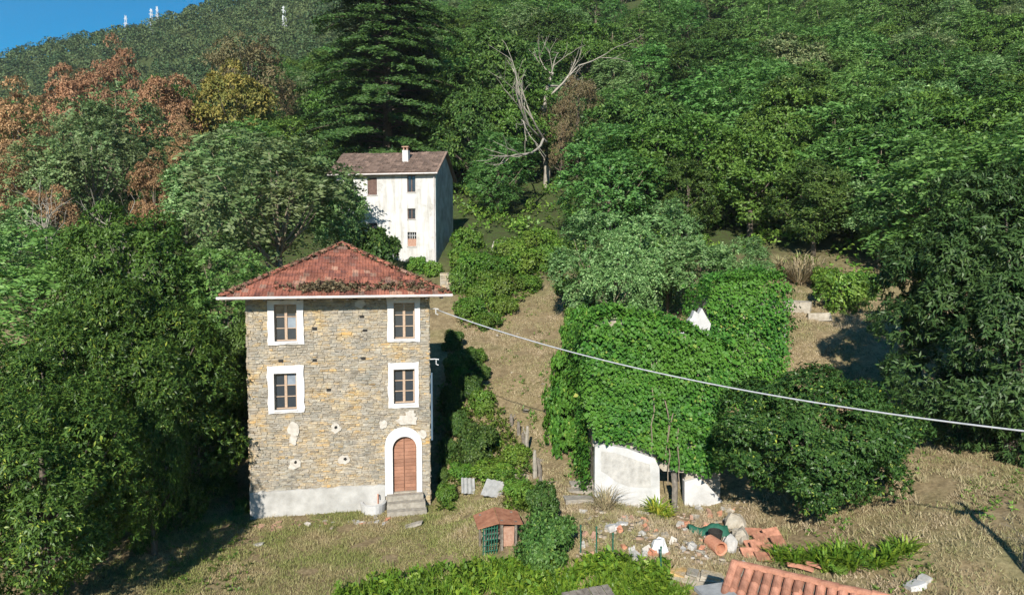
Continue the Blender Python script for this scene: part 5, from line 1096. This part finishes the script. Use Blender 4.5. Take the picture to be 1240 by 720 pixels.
# yard retaining wall, steps by the ruin
a_ = ground(800, 690); b2 = at(872, 690, a_[1] - .6); dry_wall('retaining_wall', 'mossy dry-stone retaining wall holding the rubble yard above the shed', (a_[0], a_[1] - .2, a_[2] - 1.0), (b2[0], a_[1] - .9, a_[2] - 1.0), 1.1)
for k, (px, py) in enumerate([(700, 606), (703, 596), (706, 588)]):
    p = ground(px, py); mb = MB(); mb.box((-.55, -.2, -.3), (.6, .35, .12), .015); o = mb.build('stone_step', M['step'], None, p); o.rotation_euler.z = .1; tag(o, 'rough stone step climbing beside the white ruin wall', 'step', 'steps beside the ruin')
pw_ = ground(545, 352); dry_wall('terrace_wall', 'small stone terrace wall below the white house', (pw_[0] - .8, pw_[1], pw_[2] - .2), (pw_[0] + .7, pw_[1] - .3, pw_[2] - .2), 1.6)
# green wire fence at the yard
for k, (px, py) in enumerate([(703, 672), (722, 674), (742, 682), (800, 700)]):
    p = ground(px, py); t = thing('fence_stake', 'thin green metal fence stake among the weeds', 'stake', p, 0, 'green stakes by the yard'); mb = MB(); mb.tube([(0, 0, -.2), (0, 0, 1.0)], .025, 6); mb.build('rod', M['green_net'], t); mb = MB(); mb.tube([(0, 0, 1.0), (0, 0, 1.05)], .035, 6); mb.build('cap', M['green_net'], t)
p = ground(950, 430); t = thing('metal_pole', 'thin grey metal pole beside the rear ivy block', 'pole', p); mb = MB(); mb.tube([(0, 0, -.3), (0, 0, 3.0)], .04, 7); mb.build('tube', M['iron'], t); mb = MB(); mb.tube([(0, 0, 3.0), (0, 0, 3.06)], .055, 7); mb.build('cap', M['iron'], t)
# strap-leaved plant and dry brush by the ruin
def strap(name, px, py, n_, h, w_, mat, label, cat):
    p = ground(px, py); a = rng.uniform(0, 6.28, n_); el = rng.uniform(.2, 1.1, n_); D = np.c_[np.cos(a) * np.sin(el), np.sin(a) * np.sin(el), np.cos(el)]; L = h * rng.uniform(.6, 1.2, n_); S = np.c_[-np.sin(a), np.cos(a), np.zeros(n_)] * w_
    p1 = D * L[:, None] * .6; p2 = D * L[:, None] * np.array([1.15, 1.15, .7]); b0 = rng.normal(0, .08, (n_, 3)) * [1, 1, 0]
    V_ = np.stack([b0 - S * .6, b0 + S * .6, b0 + p1 + S, b0 + p1 - S, b0 + p2], 1).reshape(-1, 3); Ff = []
    for i in range(n_): q = i * 5; Ff += [(q, q + 1, q + 2, q + 3), (q + 3, q + 2, q + 4)]
    tag(obj(name, mesh(name, V_, Ff, M[mat]), None, p), label, cat)
M['lily'] = leaf_mat('strap_leaf', [(0, (.12, .2, .02)), (.6, (.25, .32, .04)), (1, (.45, .42, .06))], .3, g=(1, 1, 1))
strap('strap_plant', 797, 626, 110, 1.0, .035, 'lily', 'yellow-green strap-leaved plant at the foot of the white wall', 'plant'); strap('strap_plant', 806, 627, 60, .7, .035, 'lily', 'smaller strap-leaved plant by the door post of the ruin', 'plant')
strap('dry_brush', 733, 618, 160, 1.3, .012, 'straw', 'spray of dry brown stalks before the white ruin wall', 'dry brush')
strap('dry_reeds', 968, 345, 220, 3.2, .03, 'straw', 'stand of dry tan reeds above the rear ivy block', 'reeds')
for px, py in ((945, 340), (985, 338)): strap('dry_reeds', px, py, 140, 2.6, .03, 'straw', ['dry tan reeds leaning over the rear ivy block', 'dry tan reeds behind the broken concrete wall'][px > 960], 'reeds')
for px, py in ((945, 684), (1030, 690), (1060, 690), (1010, 684), (985, 682), (965, 686), (1000, 692), (1045, 680), (1020, 678), (1075, 682), (1095, 672)): strap('strap_plant', px, py, 70, .9, .03, 'weed', 'clump of long green leaves under the persimmon tree', 'plant')
for o in [o for o in col.objects if o.get('label') == 'clump of long green leaves under the persimmon tree']: o['group'] = 'leaf clumps under the persimmon'
# leafless twigs standing in for a cross-shaped cast shadow on the slope
p = ground(1235, 690); t = thing('shadow_twigs', 'leafless twigs standing in for a cross-shaped shadow at the bottom of the dry slope', 'shrub', p, 1); o = obj('branches', TWIG, t); t.scale = (.9, .9, .7)
# shed with pale tiled roof
zr = 3.5; rA = at(890, 683, 1); kA = (zr - CAM_Z) / (rA[2] - CAM_Z); rA = np.array([rA[0] * kA, kA, zr]); rB_ = at(1055, 721, 1); kB = (zr - CAM_Z) / (rB_[2] - CAM_Z); rB_ = np.array([rB_[0] * kB, kB, zr])
d = (rB_ - rA); Lr = np.hypot(d[0], d[1]) + 2.0; an = math.atan2(d[1], d[0])
sh = thing('tiled_shed', 'small shed with pale terracotta tile roof below the rubble yard', 'shed', (rA[0], rA[1], tz(rA[0], rA[1])), an); zl = zr - tz(rA[0], rA[1]); run, fall = 2.6, .95
mb = MB(); mb.add([(0, 0, zl - .05), (Lr, 0, zl - .05), (Lr, -run, zl - fall - .05), (0, -run, zl - fall - .05), (0, .7, zl - .35), (Lr, .7, zl - .35), (0, 0, zl - .12), (Lr, 0, zl - .12), (Lr, -run, zl - fall - .12), (0, -run, zl - fall - .12)], [(3, 2, 1, 0), (0, 1, 5, 4), (6, 7, 8, 9), (0, 3, 9, 6), (3, 9, 8, 2)])
shr = mb.build('roof', M['weatherwood'], sh); mb = MB(); mb.box((.25, -run + .3, -1.5), (Lr - .2, .35, zl - fall - .2)); mb.add([(.25, .35, zl - fall - .2), (.25, -run + .3, zl - fall - .2), (.25, 0, zl - .15)], [(0, 1, 2)]); mb.build('wall', M['concrete'], sh)
ps = math.atan2(fall, run); slp = math.hypot(run, fall); cw = .24; rl = .36
for i in range(int(Lr / cw)):
    for j in range(int(slp / rl)):
        o = obj('roof_tile', pan_me, shr); s0 = slp - (j + 1) * rl
        o.matrix_local = Matrix.Translation(((i + .5) * cw, 0, zl - .045)) @ Matrix.Rotation(math.pi, 4, 'Z') @ Matrix.Rotation(-ps, 4, 'X') @ Matrix.Translation((random.gauss(0, .006), (j) * rl, .02 + .012 * 0)) @ Matrix.Rotation(.045 + random.gauss(0, .012), 4, 'X') @ Matrix.Rotation(random.gauss(0, .02), 4, 'Z')
for i in range(int(Lr / .4)):
    o = obj('ridge_tile', pan_me, shr); o.matrix_local = Matrix.Translation((i * .4 + .42, .0, zl + .02)) @ Matrix.Rotation(math.pi / 2, 4, 'Z') @ Matrix.Rotation(random.gauss(0, .03), 4, 'X'); o.scale = (1.15, 1, 1)
for j in range(int(slp / .4)):
    o = obj('verge_tile', pan_me, shr); o.matrix_local = Matrix.Translation((.0, 0, zl + .0)) @ Matrix.Rotation(math.pi, 4, 'Z') @ Matrix.Rotation(-ps, 4, 'X') @ Matrix.Translation((0, j * .4, .04)) @ Matrix.Rotation(.04, 4, 'X')
# pillar beside the shed
pp = at(868, 716, rA[1] - .9); gz_ = tz(pp[0], pp[1]); t = thing('concrete_pillar', 'pale concrete pillar with flat cap beside the tiled shed', 'pillar', (pp[0], pp[1], gz_), .2); hh = pp[2] - gz_
mb = MB(); mb.box((-.28, -.28, -.4), (.28, .28, hh - .12), .01); mb.build('shaft', M['concrete'], t); mb = MB(); mb.box((-.4, -.4, hh - .118), (.4, .4, hh), .012); mb.build('cap', M['fibre'], t)
# board roof at the bottom edge
pp = at(712, 712, 18.2); gz_ = tz(pp[0], pp[1]); t = thing('board_lean_to', 'low lean-to of dark weathered boards among the weeds', 'shed', (pp[0], pp[1], gz_), .35); hh = pp[2] - gz_
for k in range(7): mb = MB(); x = -.7 + k * .2; mb.box((x - .092, -1.3, 0), (x + .092, 0, .03), .006); o = mb.build('board', M['weatherwood'], t, (0, 0, hh)); o.rotation_euler.x = .25
for x, y in ((-.6, -.1), (.6, -.1), (-.6, -1.1), (.6, -1.1)): mb = MB(); mb.box((x - .05, y - .05, -.5), (x + .05, y + .05, hh + y * .25 - .02)); mb.build('post', M['weatherwood'], t)

# ------------------------------------------------------------------ thin summer haze
mb = MB(); mb.box((-760, -160, -60), (760, 800, 330)); hz_ = mb.mesh('haze', None); mh = bpy.data.materials.new('summer_haze'); mh.use_nodes = True; nh = mh.node_tree.nodes; nh.clear()
ho = nh.new('ShaderNodeOutputMaterial'); pv_ = nh.new('ShaderNodeVolumePrincipled'); pv_.inputs['Color'].default_value = (.86, .92, 1, 1); pv_.inputs['Density'].default_value = .00016; pv_.inputs['Anisotropy'].default_value = .2
mh.node_tree.links.new(pv_.outputs[0], ho.inputs['Volume']); hz_.materials.append(mh); o = obj('haze', hz_); tag(o, kind='stuff')
